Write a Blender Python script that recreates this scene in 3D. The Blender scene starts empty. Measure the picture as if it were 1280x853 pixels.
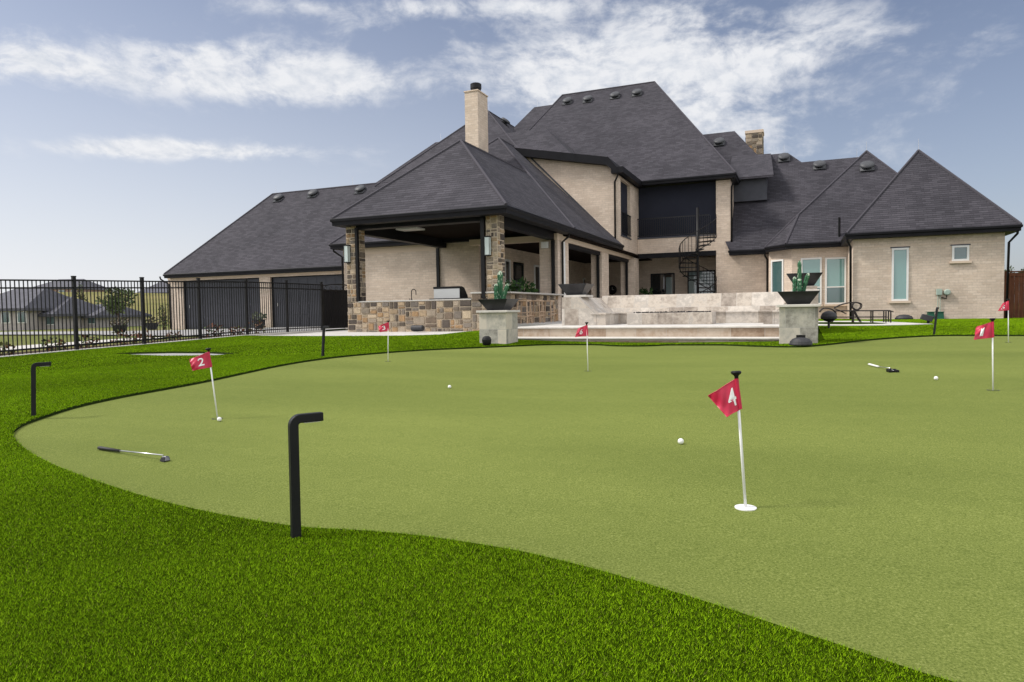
import bpy, bmesh, math, random
import numpy as np
from mathutils import Vector, Matrix
from mathutils.geometry import delaunay_2d_cdt
random.seed(7); rng = np.random.default_rng(11)
S = bpy.context.scene
COL = S.collection
PI = math.pi

# ------------------------------------------------------------------ camera frame (house axes: x along the house, y into the plot, z up)
F = 853.33; PITCH = -.0447; ROLL = -.0157; HEAD = -.3997
EYE = np.array([0, 0, .42])
_cp, _sp = math.cos(PITCH), math.sin(PITCH)
_r0 = np.array([1, 0, 0.]); _f0 = np.array([0, _cp, _sp]); _u0 = np.array([0, -_sp, _cp])
_c, _s = math.cos(ROLL), math.sin(ROLL)
_ch, _sh = math.cos(HEAD), math.sin(HEAD)
CM = np.array([_c * _r0 + _s * _u0, -_s * _r0 + _c * _u0, _f0]) @ np.array([[_ch, -_sh, 0], [_sh, _ch, 0], [0, 0, 1]])

def ray(px, py): return CM.T @ np.array([(px - 640) / F, -(py - 426.5) / F, 1.0])
def at(px, py, x=None, y=None, z=None, d=None):
    r = ray(px, py)
    if d is not None: t = d
    elif x is not None: t = x / r[0]
    elif y is not None: t = y / r[1]
    else: t = (z - EYE[2]) / r[2]
    return EYE + t * r
def onplane(px, py, p0, n):
    r = ray(px, py); t = np.dot(np.array(p0) - EYE, n) / np.dot(r, n); return EYE + t * r

# ------------------------------------------------------------------ terrain
_G = [at(*q[:2], d=q[2]) for q in [(932,635,3.6),(851,556,4.75),(272,525,6.8),(1241,488,6.8),(735,464,10.1),(485,452,12.3),(1260,428,11.6),
      (620,431,15.6),(800,432,15.2),(1000,431.5,13.3),(96,439,17.1),(403,415,26),(200,430,20.0),(368,671,3.31),(42,520,7.17),(404,445,12.9),(1168,418,15.2),
      (1254,399.5,25.5),(1100,404,19.5),(300,419.5,22.8),(440,416,22.0),(560,421,17.5)]]
_G += [np.array(v) for v in [(0,-3,-.66),(0,0,-.66),(6,3,-.56),(-6,-2,-.66),(-15,6,-.6),(15,20,-.28),(15,8,-.42),(-32,12,-.55),(-25,28,-.3),(-32,30,-.35),(2,30.5,-.2),(-10,25,-.2),(-2,36,-.2)]]
_G = np.array(_G)
def _phi(r): return np.sqrt(r * r + 2.2 ** 2)
_n = len(_G)
_A = np.zeros((_n + 3, _n + 3))
_A[:_n, :_n] = _phi(np.linalg.norm(_G[:, None, :2] - _G[None, :, :2], axis=2)) - .9 * np.eye(_n)
_A[:_n, _n] = 1; _A[:_n, _n + 1:] = _G[:, :2]; _A[_n, :_n] = 1; _A[_n + 1:, :_n] = _G[:, :2].T
_W = np.linalg.solve(_A, np.concatenate([_G[:, 2], [0, 0, 0]]))
def T(x, y):
    x = np.asarray(x, float); y = np.asarray(y, float)
    sh = x.shape; xf = x.ravel(); yf = y.ravel(); out = np.empty(len(xf))
    for i in range(0, len(xf), 20000):
        X = xf[i:i + 20000]; Y = yf[i:i + 20000]
        R = np.sqrt((X[:, None] - _G[None, :, 0]) ** 2 + (Y[:, None] - _G[None, :, 1]) ** 2)
        z = _phi(R) @ _W[:_n] + _W[_n] + _W[_n + 1] * X + _W[_n + 2] * Y
        d = np.sqrt((X + 6) ** 2 + (Y - 15) ** 2)
        k = np.clip((d - 22) / 14, 0, 1); k = k * k * (3 - 2 * k)
        z = np.clip(z, -.9, .05) * (1 - k) - .45 * k
        out[i:i + 20000] = z
    return out.reshape(sh)
def Tz(x, y): return float(T(np.array([x]), np.array([y]))[0])
def gp(px, py, off=0.0):
    """the point of the lawn seen at a photo pixel"""
    r = ray(px, py); t0 = 1.0; prev = None
    ts = np.geomspace(1.0, 120, 500); P = EYE + ts[:, None] * r
    h = P[:, 2] - T(P[:, 0], P[:, 1]) - off
    i = int(np.argmax(h < 0))
    if h[i] >= 0: return EYE + 60 * r
    a, b = ts[max(i - 1, 0)], ts[i]
    for _ in range(25):
        m = (a + b) / 2; p = EYE + m * r
        if p[2] - Tz(p[0], p[1]) - off < 0: b = m
        else: a = m
    return EYE + b * r
def depth(p): return float(CM[2] @ (np.array(p) - EYE))

# ------------------------------------------------------------------ materials
def mat(name, col=(.5, .5, .5), rough=.7, metal=0.0, spec=.4):
    m = bpy.data.materials.new(name); m.use_nodes = True
    b = m.node_tree.nodes['Principled BSDF']
    b.inputs['Base Color'].default_value = (*col, 1); b.inputs['Roughness'].default_value = rough
    b.inputs['Metallic'].default_value = metal; b.inputs['Specular IOR Level'].default_value = spec
    return m
class NT:
    def __init__(s, m): s.t = m.node_tree; s.b = s.t.nodes.get('Principled BSDF')
    def n(s, typ, **kw):
        nd = s.t.nodes.new(typ)
        for k, v in kw.items():
            if k == 'ins':
                for a, b in v.items(): s.put(nd.inputs[a], b)
            else: setattr(nd, k, v)
        return nd
    def put(s, sock, v):
        if hasattr(v, 'is_output') or isinstance(v, bpy.types.NodeSocket): s.t.links.new(v, sock)
        else:
            if isinstance(v, (tuple, list)) and len(v) == 3 and sock.type == 'RGBA': v = (*v, 1)
            sock.default_value = v
    def math(s, op, a, b=0.0, c=0.0, clamp=False):
        nd = s.t.nodes.new('ShaderNodeMath'); nd.operation = op; nd.use_clamp = clamp
        for i, v in enumerate((a, b, c)): s.put(nd.inputs[i], v)
        return nd.outputs[0]
    def noise(s, vec, scale, detail=3, rough=.55, dims='3D'):
        nd = s.n('ShaderNodeTexNoise', noise_dimensions=dims); s.put(nd.inputs['Vector'], vec)
        nd.inputs['Scale'].default_value = scale; nd.inputs['Detail'].default_value = detail; nd.inputs['Roughness'].default_value = rough
        return nd.outputs['Fac']
    def ramp(s, fac, stops):
        nd = s.n('ShaderNodeValToRGB'); s.put(nd.inputs[0], fac); e = nd.color_ramp.elements
        while len(e) < len(stops): e.new(.5)
        for el, (p, c) in zip(e, stops): el.position = p; el.color = (*c, 1) if len(c) == 3 else c
        return nd.outputs[0]
    def mix(s, fac, a, b, typ='MIX'):
        nd = s.n('ShaderNodeMix', data_type='RGBA', blend_type=typ)
        s.put(nd.inputs[0], fac); s.put(nd.inputs[6], a); s.put(nd.inputs[7], b); return nd.outputs[2]
    def pos(s): return s.n('ShaderNodeNewGeometry').outputs['Position']
    def wallvec(s, zs=1.0):
        g = s.n('ShaderNodeNewGeometry'); sp = s.n('ShaderNodeSeparateXYZ'); s.put(sp.inputs[0], g.outputs['Position'])
        sn = s.n('ShaderNodeSeparateXYZ'); s.put(sn.inputs[0], g.outputs['True Normal'])
        side = s.math('GREATER_THAN', s.math('ABSOLUTE', sn.outputs[0]), s.math('ABSOLUTE', sn.outputs[1]))
        u = s.math('ADD', s.math('MULTIPLY', sp.outputs[1], side), s.math('MULTIPLY', sp.outputs[0], s.math('SUBTRACT', 1.0, side)))
        cb = s.n('ShaderNodeCombineXYZ'); s.put(cb.inputs[0], u); s.put(cb.inputs[1], s.math('MULTIPLY', sp.outputs[2], zs))
        return cb.outputs[0], g.outputs['Position']
    def bump(s, h, strength=.3, dist=.01):
        nd = s.n('ShaderNodeBump'); nd.inputs['Strength'].default_value = strength; nd.inputs['Distance'].default_value = dist
        s.put(nd.inputs['Height'], h); s.t.links.new(nd.outputs[0], s.b.inputs['Normal'])
    def base(s, c): s.put(s.b.inputs['Base Color'], c)

M = {}
def brick_mat(name, c1, c2, mortar):
    m = mat(name, c1, .85, spec=.2); n = NT(m); v, p = n.wallvec()
    bt = n.n('ShaderNodeTexBrick', offset=.5); n.put(bt.inputs['Vector'], v)
    bt.inputs['Scale'].default_value = 1; bt.inputs['Brick Width'].default_value = .30; bt.inputs['Row Height'].default_value = .10
    bt.inputs['Mortar Size'].default_value = .009; bt.inputs['Mortar Smooth'].default_value = .3; bt.inputs['Bias'].default_value = -.1
    n.put(bt.inputs['Color1'], c1); n.put(bt.inputs['Color2'], c2); n.put(bt.inputs['Mortar'], mortar)
    f1 = n.noise(p, .9, 4); f2 = n.noise(p, 14, 3)
    c = n.mix(.55, bt.outputs['Color'], n.ramp(f1, [(.3, (.74, .72, .70)), (.7, (1.15, 1.13, 1.11))]), 'MULTIPLY')
    c = n.mix(.5, c, n.ramp(f2, [(.35, (.87, .86, .85)), (.65, (1.1, 1.09, 1.08))]), 'MULTIPLY')
    n.base(c); n.bump(n.math('SUBTRACT', f2, bt.outputs['Fac']), .5, .008)
    return m
M['brick'] = brick_mat('cream_brick', (.61, .505, .41), (.71, .605, .505), (.56, .475, .395))
M['trim_brick'] = mat('cream_stucco', (.68, .55, .43), .85, spec=.2)

def shingle_mat(name, slope):
    m = mat(name, (.06, .055, .065), .9, spec=.25); n = NT(m); v, p = n.wallvec(1.0 / slope)
    bt = n.n('ShaderNodeTexBrick', offset=.37, offset_frequency=2); n.put(bt.inputs['Vector'], v)
    bt.inputs['Scale'].default_value = 1; bt.inputs['Brick Width'].default_value = .30; bt.inputs['Row Height'].default_value = .12
    bt.inputs['Mortar Size'].default_value = .004; bt.inputs['Mortar Smooth'].default_value = .2; bt.inputs['Bias'].default_value = 0
    n.put(bt.inputs['Color1'], (.041, .039, .047)); n.put(bt.inputs['Color2'], (.066, .063, .074)); n.put(bt.inputs['Mortar'], (.017, .016, .020))
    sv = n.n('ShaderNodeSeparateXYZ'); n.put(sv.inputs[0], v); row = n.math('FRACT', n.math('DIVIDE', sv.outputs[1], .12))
    f1 = n.noise(p, .5, 5, .6); f2 = n.noise(p, 60, 2)
    c = n.mix(.6, bt.outputs['Color'], n.ramp(f1, [(.3, (.66, .66, .69)), (.7, (1.28, 1.25, 1.26))]), 'MULTIPLY')
    c = n.mix(.6, c, n.ramp(f2, [(.3, (.7, .7, .7)), (.7, (1.3, 1.3, 1.3))]), 'MULTIPLY')
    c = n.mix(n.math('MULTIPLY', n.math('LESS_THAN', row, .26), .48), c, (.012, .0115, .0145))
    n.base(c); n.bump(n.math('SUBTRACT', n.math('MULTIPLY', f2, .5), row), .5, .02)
    return m
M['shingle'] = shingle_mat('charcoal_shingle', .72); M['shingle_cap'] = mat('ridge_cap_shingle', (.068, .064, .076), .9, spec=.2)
def plain_noise(name, c1, c2, rough=.7, scale=3, bump=0.0, spec=.3, metal=0.0, detail=4, bscale=None):
    m = mat(name, c1, rough, metal, spec); n = NT(m); p = n.pos()
    f = n.noise(p, scale, detail, .6); n.base(n.ramp(f, [(.3, c1), (.7, c2)]))
    if bump: n.bump(n.noise(p, bscale or scale * 12, 3), bump, .01)
    return m
M['black'] = plain_noise('black_painted_metal', (.006, .006, .007), (.011, .011, .012), .45, 4, spec=.25)
M['fascia'] = plain_noise('black_fascia_paint', (.008, .008, .010), (.013, .013, .016), .5, 2, spec=.14)
M['downspout'] = plain_noise('dark_bronze_gutter', (.009, .008, .009), (.015, .014, .014), .45, 3, spec=.25)
M['rail'] = mat('dark_iron_railing', (.010, .010, .012), .35, .3, .5)
M['screen'] = plain_noise('navy_screen_mesh', (.017, .019, .031), (.022, .025, .039), .7, 1.2, spec=.2)
M['navy'] = plain_noise('slate_blue_siding', (.05, .053, .066), (.065, .068, .083), .6, 3)
M['wood_ceiling'] = plain_noise('stained_ceiling_boards', (.010, .006, .005), (.017, .011, .008), .8, 6, spec=.04)
M['white'] = plain_noise('white_frame_paint', (.74, .74, .72), (.8, .8, .78), .45, 4)
M['garage'] = plain_noise('charcoal_garage_door_paint', (.04, .042, .053), (.05, .053, .066), .5, 2)
M['gunmetal'] = mat('gunmetal', (.20, .20, .21), .38, 1.0)
M['steel'] = mat('brushed_steel', (.62, .62, .62), .32, 1.0)
M['concrete'] = plain_noise('pale_concrete', (.46, .44, .41), (.58, .56, .53), .9, 1.5, .25, .2)
M['drive'] = plain_noise('grey_driveway_concrete', (.27, .265, .26), (.36, .355, .35), .9, .8, .2, .2)
M['coping'] = plain_noise('pale_stone_coping', (.50, .47, .43), (.66, .63, .58), .8, 4, .2, .25)
M['soil'] = plain_noise('dark_mulch', (.03, .02, .013), (.07, .045, .03), .95, 20, .5, .1)
M['red'] = plain_noise('red_nylon', (.43, .009, .042), (.54, .016, .062), .42, 8, spec=.5)
M['pole_white'] = mat('white_fibreglass', (.78, .78, .77), .35)
M['ball'] = mat('white_golf_ball_cover', (.82, .82, .8), .3)
M['grip'] = mat('black_rubber_grip', (.015, .015, .016), .6)
M['grip_white'] = mat('white_rubber_grip', (.72, .72, .7), .6)
M['vent'] = plain_noise('grey_vent_cap', (.05, .052, .058), (.075, .078, .085), .5, 4)
M['bowl'] = plain_noise('charcoal_bowl', (.018, .019, .021), (.032, .033, .036), .45, 5, .1)
M['bowl_copper'] = plain_noise('oxidised_dark_copper', (.02, .022, .028), (.05, .05, .058), .38, 4, .1, .5, .3)
M['green_plastic'] = plain_noise('green_plastic', (.012, .085, .05), (.018, .105, .062), .5, 4)
M['plastic_grey'] = plain_noise('grey_green_box', (.33, .42, .36), (.4, .48, .42), .5, 5)
M['granite'] = plain_noise('pale_granite_top', (.42, .40, .37), (.6, .58, .54), .35, 30)
M['bamboo'] = plain_noise('pale_timber', (.47, .33, .22), (.60, .44, .31), .6, 9)
M['iron'] = plain_noise('wrought_iron', (.016, .012, .011), (.028, .022, .02), .5, 8)
M['rubber_dark'] = plain_noise('dark_speaker_plastic', (.03, .03, .033), (.05, .05, .054), .55, 10)
M['lava'] = plain_noise('black_lava_rock', (.008, .008, .009), (.03, .03, .032), .8, 40, .6)
def glass_mat(name, c, rough=.04):
    m = mat(name, c, rough, 0, 1.0); m.node_tree.nodes['Principled BSDF'].inputs['IOR'].default_value = 1.6; return m
M['glass'] = glass_mat('window_glass_over_pale_blind', (.15, .30, .28))
M['glass_mid'] = glass_mat('window_glass_with_insect_screen', (.06, .12, .12), .08)
M['glass_dark'] = glass_mat('dark_door_glass', (.02, .024, .028))
M['glass_door'] = glass_mat('clear_door_glass', (.22, .30, .31))
m = mat('frosted_lantern_glass', (.55, .62, .6), .3); M['lantern'] = m
m = mat('fixture_diffuser', (.6, .58, .54), .4); M['diffuser'] = m

def tile_mat(name, w, h, stops, fine=18, mortar=(.45, .42, .38), streak=1.0):
    m = mat(name, (.5, .45, .4), .75, spec=.25); n = NT(m); v, p = n.wallvec()
    bt = n.n('ShaderNodeTexBrick', offset=.5); n.put(bt.inputs['Vector'], v)
    bt.inputs['Scale'].default_value = 1; bt.inputs['Brick Width'].default_value = w; bt.inputs['Row Height'].default_value = h
    bt.inputs['Mortar Size'].default_value = .004; bt.inputs['Bias'].default_value = 0
    n.put(bt.inputs['Color1'], (0, 0, 0)); n.put(bt.inputs['Color2'], (1, 1, 1)); n.put(bt.inputs['Mortar'], (.5, .5, .5))
    val = n.n('ShaderNodeRGBToBW'); n.put(val.inputs[0], bt.outputs['Color'])
    f = n.noise(p, 2.5, 6, .65); f2 = n.noise(p, fine, 5, .7)
    x = n.math('ADD', n.math('MULTIPLY', val.outputs[0], .60), n.math('ADD', n.math('MULTIPLY', f, .9), n.math('MULTIPLY', f2, .7)))
    x = n.math('SUBTRACT', x, .60)
    c = n.ramp(x, stops); c = n.mix(bt.outputs['Fac'], c, mortar)
    n.base(c); n.bump(n.math('SUBTRACT', f2, bt.outputs['Fac']), .35, .01)
    return m
M['travertine'] = tile_mat('cream_travertine_tile', .40, .44, [(.08, (.22, .185, .155)), (.30, (.38, .33, .28)), (.46, (.53, .47, .40)), (.6, (.41, .375, .335)), (.74, (.56, .51, .45)), (.95, (.64, .59, .53))], 9)
M['slate'] = tile_mat('grey_green_stone_tile', .52, .45, [(.12, (.19, .18, .155)), (.38, (.38, .365, .315)), (.6, (.53, .49, .41)), (.9, (.62, .55, .45))], 12, (.36, .35, .32))
M['riser'] = tile_mat('tan_stone_riser', .7, .3, [(.15, (.25, .17, .115)), (.45, (.38, .285, .21)), (.8, (.50, .42, .34))], 10)
def attr_mat(name, rough=.85, bump=.4, scale=30):
    m = mat(name, (.4, .4, .4), rough, spec=.2); n = NT(m)
    a = n.n('ShaderNodeAttribute', attribute_name='Col'); p = n.pos()
    f = n.noise(p, scale, 4, .65); f2 = n.noise(p, 5, 4, .6)
    c = n.mix(.75, a.outputs['Color'], n.ramp(f, [(.3, (.62, .62, .62)), (.7, (1.3, 1.28, 1.25))]), 'MULTIPLY')
    c = n.mix(.6, c, n.ramp(f2, [(.3, (.7, .68, .66)), (.7, (1.25, 1.2, 1.15))]), 'MULTIPLY')
    n.base(c)
    if bump: n.bump(f, bump, .015)
    return m
M['ashlar'] = attr_mat('random_ashlar_stone')
def cedar():
    m = mat('stained_cedar_boards', (.16, .06, .03), .75, spec=.25); n = NT(m); v, p = n.wallvec(.06)
    f = n.noise(v, 14, 5, .65); f2 = n.noise(p, 3, 3)
    c = n.ramp(f, [(.3, (.075, .026, .012)), (.7, (.19, .075, .035))])
    n.base(n.mix(.5, c, n.ramp(f2, [(.3, (.7, .7, .7)), (.7, (1.2, 1.15, 1.1))]), 'MULTIPLY')); return m
M['cedar'] = cedar()
# putting green: short pile of two-tone fibres
def green_mat():
    m = mat('putting_green_pile', (.25, .3, .08), .9, spec=.05); n = NT(m); p = n.pos()
    mp = n.n('ShaderNodeMapping'); n.put(mp.inputs[0], p); mp.inputs['Rotation'].default_value = (0, 0, .35); mp.inputs['Scale'].default_value = (.35, 1.3, 1.0)
    f0 = n.noise(mp.outputs[0], .55, 4, .55); f1 = n.noise(p, 105, 2, .7); f2 = n.noise(p, 230, 2, .8); f3 = n.noise(p, 9, 3, .6)
    x = n.math('ADD', n.math('MULTIPLY', f1, .55), n.math('MULTIPLY', f2, .45))
    c = n.ramp(x, [(.26, (.038, .052, .011)), (.44, (.124, .155, .035)), (.57, (.188, .219, .057)), (.74, (.36, .375, .15))])
    c = n.mix(.6, c, n.ramp(f0, [(.3, (.74, .78, .72)), (.7, (1.18, 1.16, 1.16))]), 'MULTIPLY')
    c = n.mix(.3, c, n.ramp(f3, [(.3, (.86, .88, .84)), (.7, (1.12, 1.1, 1.1))]), 'MULTIPLY')
    n.base(c); n.bump(x, .55, .008); return m
M['green'] = green_mat()
def turf_base():
    m = mat('turf_backing_and_thatch', (.05, .12, .01), .9, spec=.0); n = NT(m); p = n.pos()
    f1 = n.noise(p, 45, 3, .75); f0 = n.noise(p, .5, 3); f3 = n.noise(p, 6, 3, .6)
    c = n.ramp(f1, [(.3, (.008, .016, .001)), (.5, (.022, .042, .002)), (.7, (.05, .085, .004))])
    c = n.mix(.6, c, n.ramp(f0, [(.3, (.85, .86, .8)), (.7, (1.15, 1.12, 1.1))]), 'MULTIPLY')
    c = n.mix(.4, c, n.ramp(f3, [(.3, (.8, .82, .8)), (.7, (1.15, 1.12, 1.1))]), 'MULTIPLY')
    n.base(c); n.bump(f1, .8, .02); return m
M['turf_base'] = turf_base()
M['turf_edge'] = plain_noise('cut_turf_edge', (.012, .022, .006), (.035, .055, .012), .95, 30, .4, .05)
def leaf_attr(name, rough=.55, trans=0.0):
    m = mat(name, (.1, .2, .02), rough, spec=.25); n = NT(m)
    a = n.n('ShaderNodeAttribute', attribute_name='Col'); n.base(a.outputs['Color']); return m
M['blade'] = leaf_attr('artificial_grass_fibre', .7); M['blade'].node_tree.nodes['Principled BSDF'].inputs['Specular IOR Level'].default_value = .06
M['leaf'] = leaf_attr('leaves', .55)
M['bark'] = plain_noise('bark', (.06, .045, .035), (.12, .09, .07), .9, 12, .4, .1)
M['cactus'] = leaf_attr('cactus_skin', .6)
def field_mat():
    m = mat('distant_grass', (.12, .14, .04), .95, spec=.05); n = NT(m); p = n.pos()
    f = n.noise(p, .06, 6, .6); f2 = n.noise(p, 1.5, 4, .7)
    c = n.ramp(f, [(.35, (.075, .115, .025)), (.5, (.13, .145, .045)), (.65, (.20, .18, .075))])
    n.base(n.mix(.6, c, n.ramp(f2, [(.3, (.7, .7, .7)), (.7, (1.25, 1.22, 1.2))]), 'MULTIPLY')); return m
M['field'] = field_mat()
M['hillgrass'] = plain_noise('dry_hill_grass', (.15, .15, .05), (.24, .21, .09), .95, .08, 0, .05, detail=7)
M['hazed_roof'] = plain_noise('hazed_dark_shingle', (.085, .085, .10), (.12, .12, .14), .9, 2)  # dark roof colour lightened to paint in the haze of distance
M['far_brick'] = plain_noise('distant_pale_brick', (.40, .36, .34), (.5, .46, .43), .9, 3)
M['far_brick_red'] = plain_noise('distant_russet_brick', (.30, .2, .17), (.38, .27, .22), .9, 3)

# ------------------------------------------------------------------ mesh builder
class MB:
    def __init__(s): s.v = []; s.f = []; s.c = []; s.cur = None
    def add(s, vs, fs):
        o = len(s.v); s.v += [tuple(map(float, p)) for p in vs]; s.f += [tuple(i + o for i in f) for f in fs]
        s.c += [s.cur] * len(fs); return s
    def box(s, x0, x1, y0, y1, z0, z1):
        return s.add([(x0,y0,z0),(x1,y0,z0),(x1,y1,z0),(x0,y1,z0),(x0,y0,z1),(x1,y0,z1),(x1,y1,z1),(x0,y1,z1)],
                     [(0,3,2,1),(4,5,6,7),(0,1,5,4),(1,2,6,5),(2,3,7,6),(3,0,4,7)])
    def obox(s, p, ux, uy, uz):
        """box from corner p spanned by three vectors"""
        p, ux, uy, uz = map(np.array, (p, ux, uy, uz))
        vs = [p, p+ux, p+ux+uy, p+uy, p+uz, p+ux+uz, p+ux+uy+uz, p+uy+uz]
        fs = [(0,3,2,1),(4,5,6,7),(0,1,5,4),(1,2,6,5),(2,3,7,6),(3,0,4,7)]
        if np.dot(np.cross(ux, uy), uz) < 0: fs = [f[::-1] for f in fs]
        return s.add(vs, fs)
    def tube(s, pts, r, n=8, cap=True, square=False):
        pts = [Vector(p) for p in pts]; rs = r if isinstance(r, (list, tuple)) else [r] * len(pts)
        rings = []; ref = None
        for i, p in enumerate(pts):
            t = (pts[min(i+1, len(pts)-1)] - pts[max(i-1, 0)]).normalized()
            if ref is None: ref = Vector((0, 0, 1)) if abs(t.z) < .9 else Vector((1, 0, 0))
            a = (ref - t * ref.dot(t)).normalized(); b = t.cross(a); ref = a
            off = PI / 4 if square else 0
            k = 4 if square else n
            rings.append([p + (a * math.cos(off + 2*PI*j/k) + b * math.sin(off + 2*PI*j/k)) * rs[i] for j in range(k)])
        k = len(rings[0]); vs = [v for R in rings for v in R]; fs = []
        for i in range(len(rings) - 1):
            for j in range(k): fs.append((i*k+j, i*k+(j+1) % k, (i+1)*k+(j+1) % k, (i+1)*k+j))
        if cap: fs += [tuple(range(k))[::-1], tuple((len(rings)-1)*k+j for j in range(k))]
        return s.add(vs, fs)
    def lathe(s, prof, c, n=24, sx=1, sy=1, square=False):
        vs = []; fs = []
        for r, z in prof:
            for j in range(n):
                a = 2*PI*j/n + (PI/4 if square else 0); vs.append((c[0]+r*sx*math.cos(a), c[1]+r*sy*math.sin(a), c[2]+z))
        for i in range(len(prof)-1):
            for j in range(n): fs.append((i*n+j, i*n+(j+1) % n, (i+1)*n+(j+1) % n, (i+1)*n+j))
        fs += [tuple(range(n))[::-1], tuple((len(prof)-1)*n+j for j in range(n))]
        return s.add(vs, fs)
    def hull(s, pts):
        bm = bmesh.new()
        for p in dict.fromkeys(tuple(map(float, p)) for p in pts): bm.verts.new(p)
        r = bmesh.ops.convex_hull(bm, input=bm.verts)
        bmesh.ops.delete(bm, geom=list({g for g in r['geom_interior'] + r['geom_unused'] if isinstance(g, bmesh.types.BMVert)}), context='VERTS')
        bmesh.ops.dissolve_limit(bm, angle_limit=.004, verts=bm.verts, edges=bm.edges)
        bmesh.ops.recalc_face_normals(bm, faces=bm.faces)
        bm.verts.index_update(); s.add([v.co for v in bm.verts], [[v.index for v in f.verts] for f in bm.faces]); bm.free(); return s
    def build(s, name, m, parent=None, o=(0, 0, 0), smooth=False, bevel=0):
        me = bpy.data.meshes.new(name)
        me.from_pydata([(a-o[0], b-o[1], c-o[2]) for a, b, c in s.v], [], s.f)
        if any(c is not None for c in s.c):
            at_ = me.attributes.new('Col', 'FLOAT_COLOR', 'FACE')
            at_.data.foreach_set('color', np.array([(*(c or (.5, .5, .5)), 1) for c in s.c], np.float32).ravel())
        me.materials.append(m); me.validate()
        if smooth: me.polygons.foreach_set('use_smooth', [True] * len(me.polygons))
        ob = bpy.data.objects.new(name, me); COL.objects.link(ob)
        if parent is not None: ob.parent = parent
        if bevel:
            b = ob.modifiers.new('soft_edges', 'BEVEL'); b.width = bevel; b.segments = 2; b.limit_method = 'ANGLE'; b.angle_limit = .6
        return ob
def empty(name, loc):
    o = bpy.data.objects.new(name, None); COL.objects.link(o); o.location = loc; o.empty_display_size = .2; return o
def tag(o, label, cat, group=None, kind=None):
    if label: o['label'] = label
    if cat: o['category'] = cat
    if group: o['group'] = group
    if kind: o['kind'] = kind
    return o
def thing(name, label, cat, loc, group=None): return tag(empty(name, tuple(map(float, loc))), label, cat, group)
def copy_tree(o, parent=None):
    c = o.copy(); COL.objects.link(c)
    if parent is not None: c.parent = parent
    for ch in list(o.children): copy_tree(ch, c)
    return c
def sheet(name, m, polys, z):
    b = MB()
    for poly in polys: b.add([(p[0], p[1], p[2] if len(p) > 2 else z) for p in poly], [tuple(range(len(poly)))])
    return b.build(name, m)
def stones(b, p, ux, uy, w, h, seed, lo=.12, hi=.5, depth_=.045):
    """random ashlar blocks laid on a face: corner p, unit vectors ux (along), uy (up)"""
    r = random.Random(seed); p, ux, uy = map(np.array, (p, ux, uy)); nrm = np.cross(ux, uy)
    pal = [(.33,.25,.165),(.40,.31,.21),(.19,.15,.115),(.13,.11,.09),(.46,.38,.28),(.35,.235,.135),(.22,.185,.15),(.19,.17,.15),(.40,.34,.27),(.48,.40,.29),(.25,.22,.19),(.10,.085,.075),(.29,.25,.2)]
    def split(a, c, W, H):
        big = W > hi or H > hi * .62
        if (big or (W > lo * 2.1 and H > lo * 1.5 and r.random() < .45)) and (W > lo * 2 or H > lo * 2):
            if (W > H * 1.3 or H < lo * 2) and W > lo * 2:
                k = W * r.uniform(.34, .66); split(a, c, k, H); split(a + k, c, W - k, H)
            elif H > lo * 2:
                k = H * r.uniform(.34, .66); split(a, c, W, k); split(a, c + k, W, H - k)
            else: put(a, c, W, H)
        else: put(a, c, W, H)
    def put(a, c, W, H):
        g = .017; col = r.choice(pal); j = r.uniform(.8, 1.15); b.cur = tuple(v * j for v in col)
        d = depth_ * r.uniform(.5, 1.0)
        q = p + ux * (a + g) + uy * (c + g); e = .012
        W2, H2 = W - 2*g, H - 2*g
        jit = lambda: r.uniform(-.006, .006)
        base_ = [q, q + ux*W2, q + ux*W2 + uy*H2, q + uy*H2]
        top = [q + ux*(e+jit()) + uy*(e+jit()) + nrm*d, q + ux*(W2-e+jit()) + uy*(e+jit()) + nrm*d, q + ux*(W2-e+jit()) + uy*(H2-e+jit()) + nrm*d, q + ux*(e+jit()) + uy*(H2-e+jit()) + nrm*d]
        b.add(base_ + top, [(4,5,6,7),(0,1,5,4),(1,2,6,5),(2,3,7,6),(3,0,4,7)])
    split(0, 0, w, h); b.cur = None
def stone_box(x0, x1, y0, y1, z0, z1, seed, **kw):
    b = MB(); b.cur = (.55, .47, .37); b.box(x0, x1, y0, y1, z0, z1)
    stones(b, (x0, y0, z0), (1,0,0), (0,0,1), x1-x0, z1-z0, seed, **kw)
    stones(b, (x1, y0, z0), (0,1,0), (0,0,1), y1-y0, z1-z0, seed+1, **kw)
    stones(b, (x0, y1, z0), (0,-1,0), (0,0,1), y1-y0, z1-z0, seed+2, **kw)
    return b

# ------------------------------------------------------------------ the ground, the green and the turf
gpx = [(1330,905),(1240,880),(1150,853),(1100,836),(1050,818),(1000,802),(950,785),(900,768),(850,752),(800,737),(750,722),(700,709),(650,697),(600,688.5),(560,682),(515,676),(470,672),(425,669),(380,667),(320,658),(250,645),(180,627),(120,607),(70,588),(40,572),(22,558),(15,547),(17,541),(28,533),(50,525),(75,516.5),(100,509),(150,498),(200,489),(250,480),(300,469),(350,458),(400,450),(450,444.5),(520,439),(600,435.5),(650,433.3),(684,431.6)]
gpx2 = [(908,432.2),(940,433.8),(985,434.8),(1010,434.2),(1040,431.5),(1080,426.5),(1130,422.6),(1170,420.6),(1200,420.3),(1240,420.6),(1290,420.5)]
ring = [gp(x, y, .004)[:2] for x, y in gpx]
ring += [gp(x, y, .004)[:2] for x, y in [(720,431.8),(750,431.9),(762,433.2),(790,433.7),(818,433.2),(832,432.2),(870,432.2)]]
ring += [gp(x, y, .004)[:2] for x, y in gpx2]
e0 = ring[-1]; ring += [np.array(v) for v in [(e0[0] + 2.5, e0[1] - .6), (e0[0] + 5, e0[1] - 3), (e0[0] + 6, e0[1] - 7), (9.5, 5), (6.5, 2.0), (3.2, .5)]]
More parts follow.
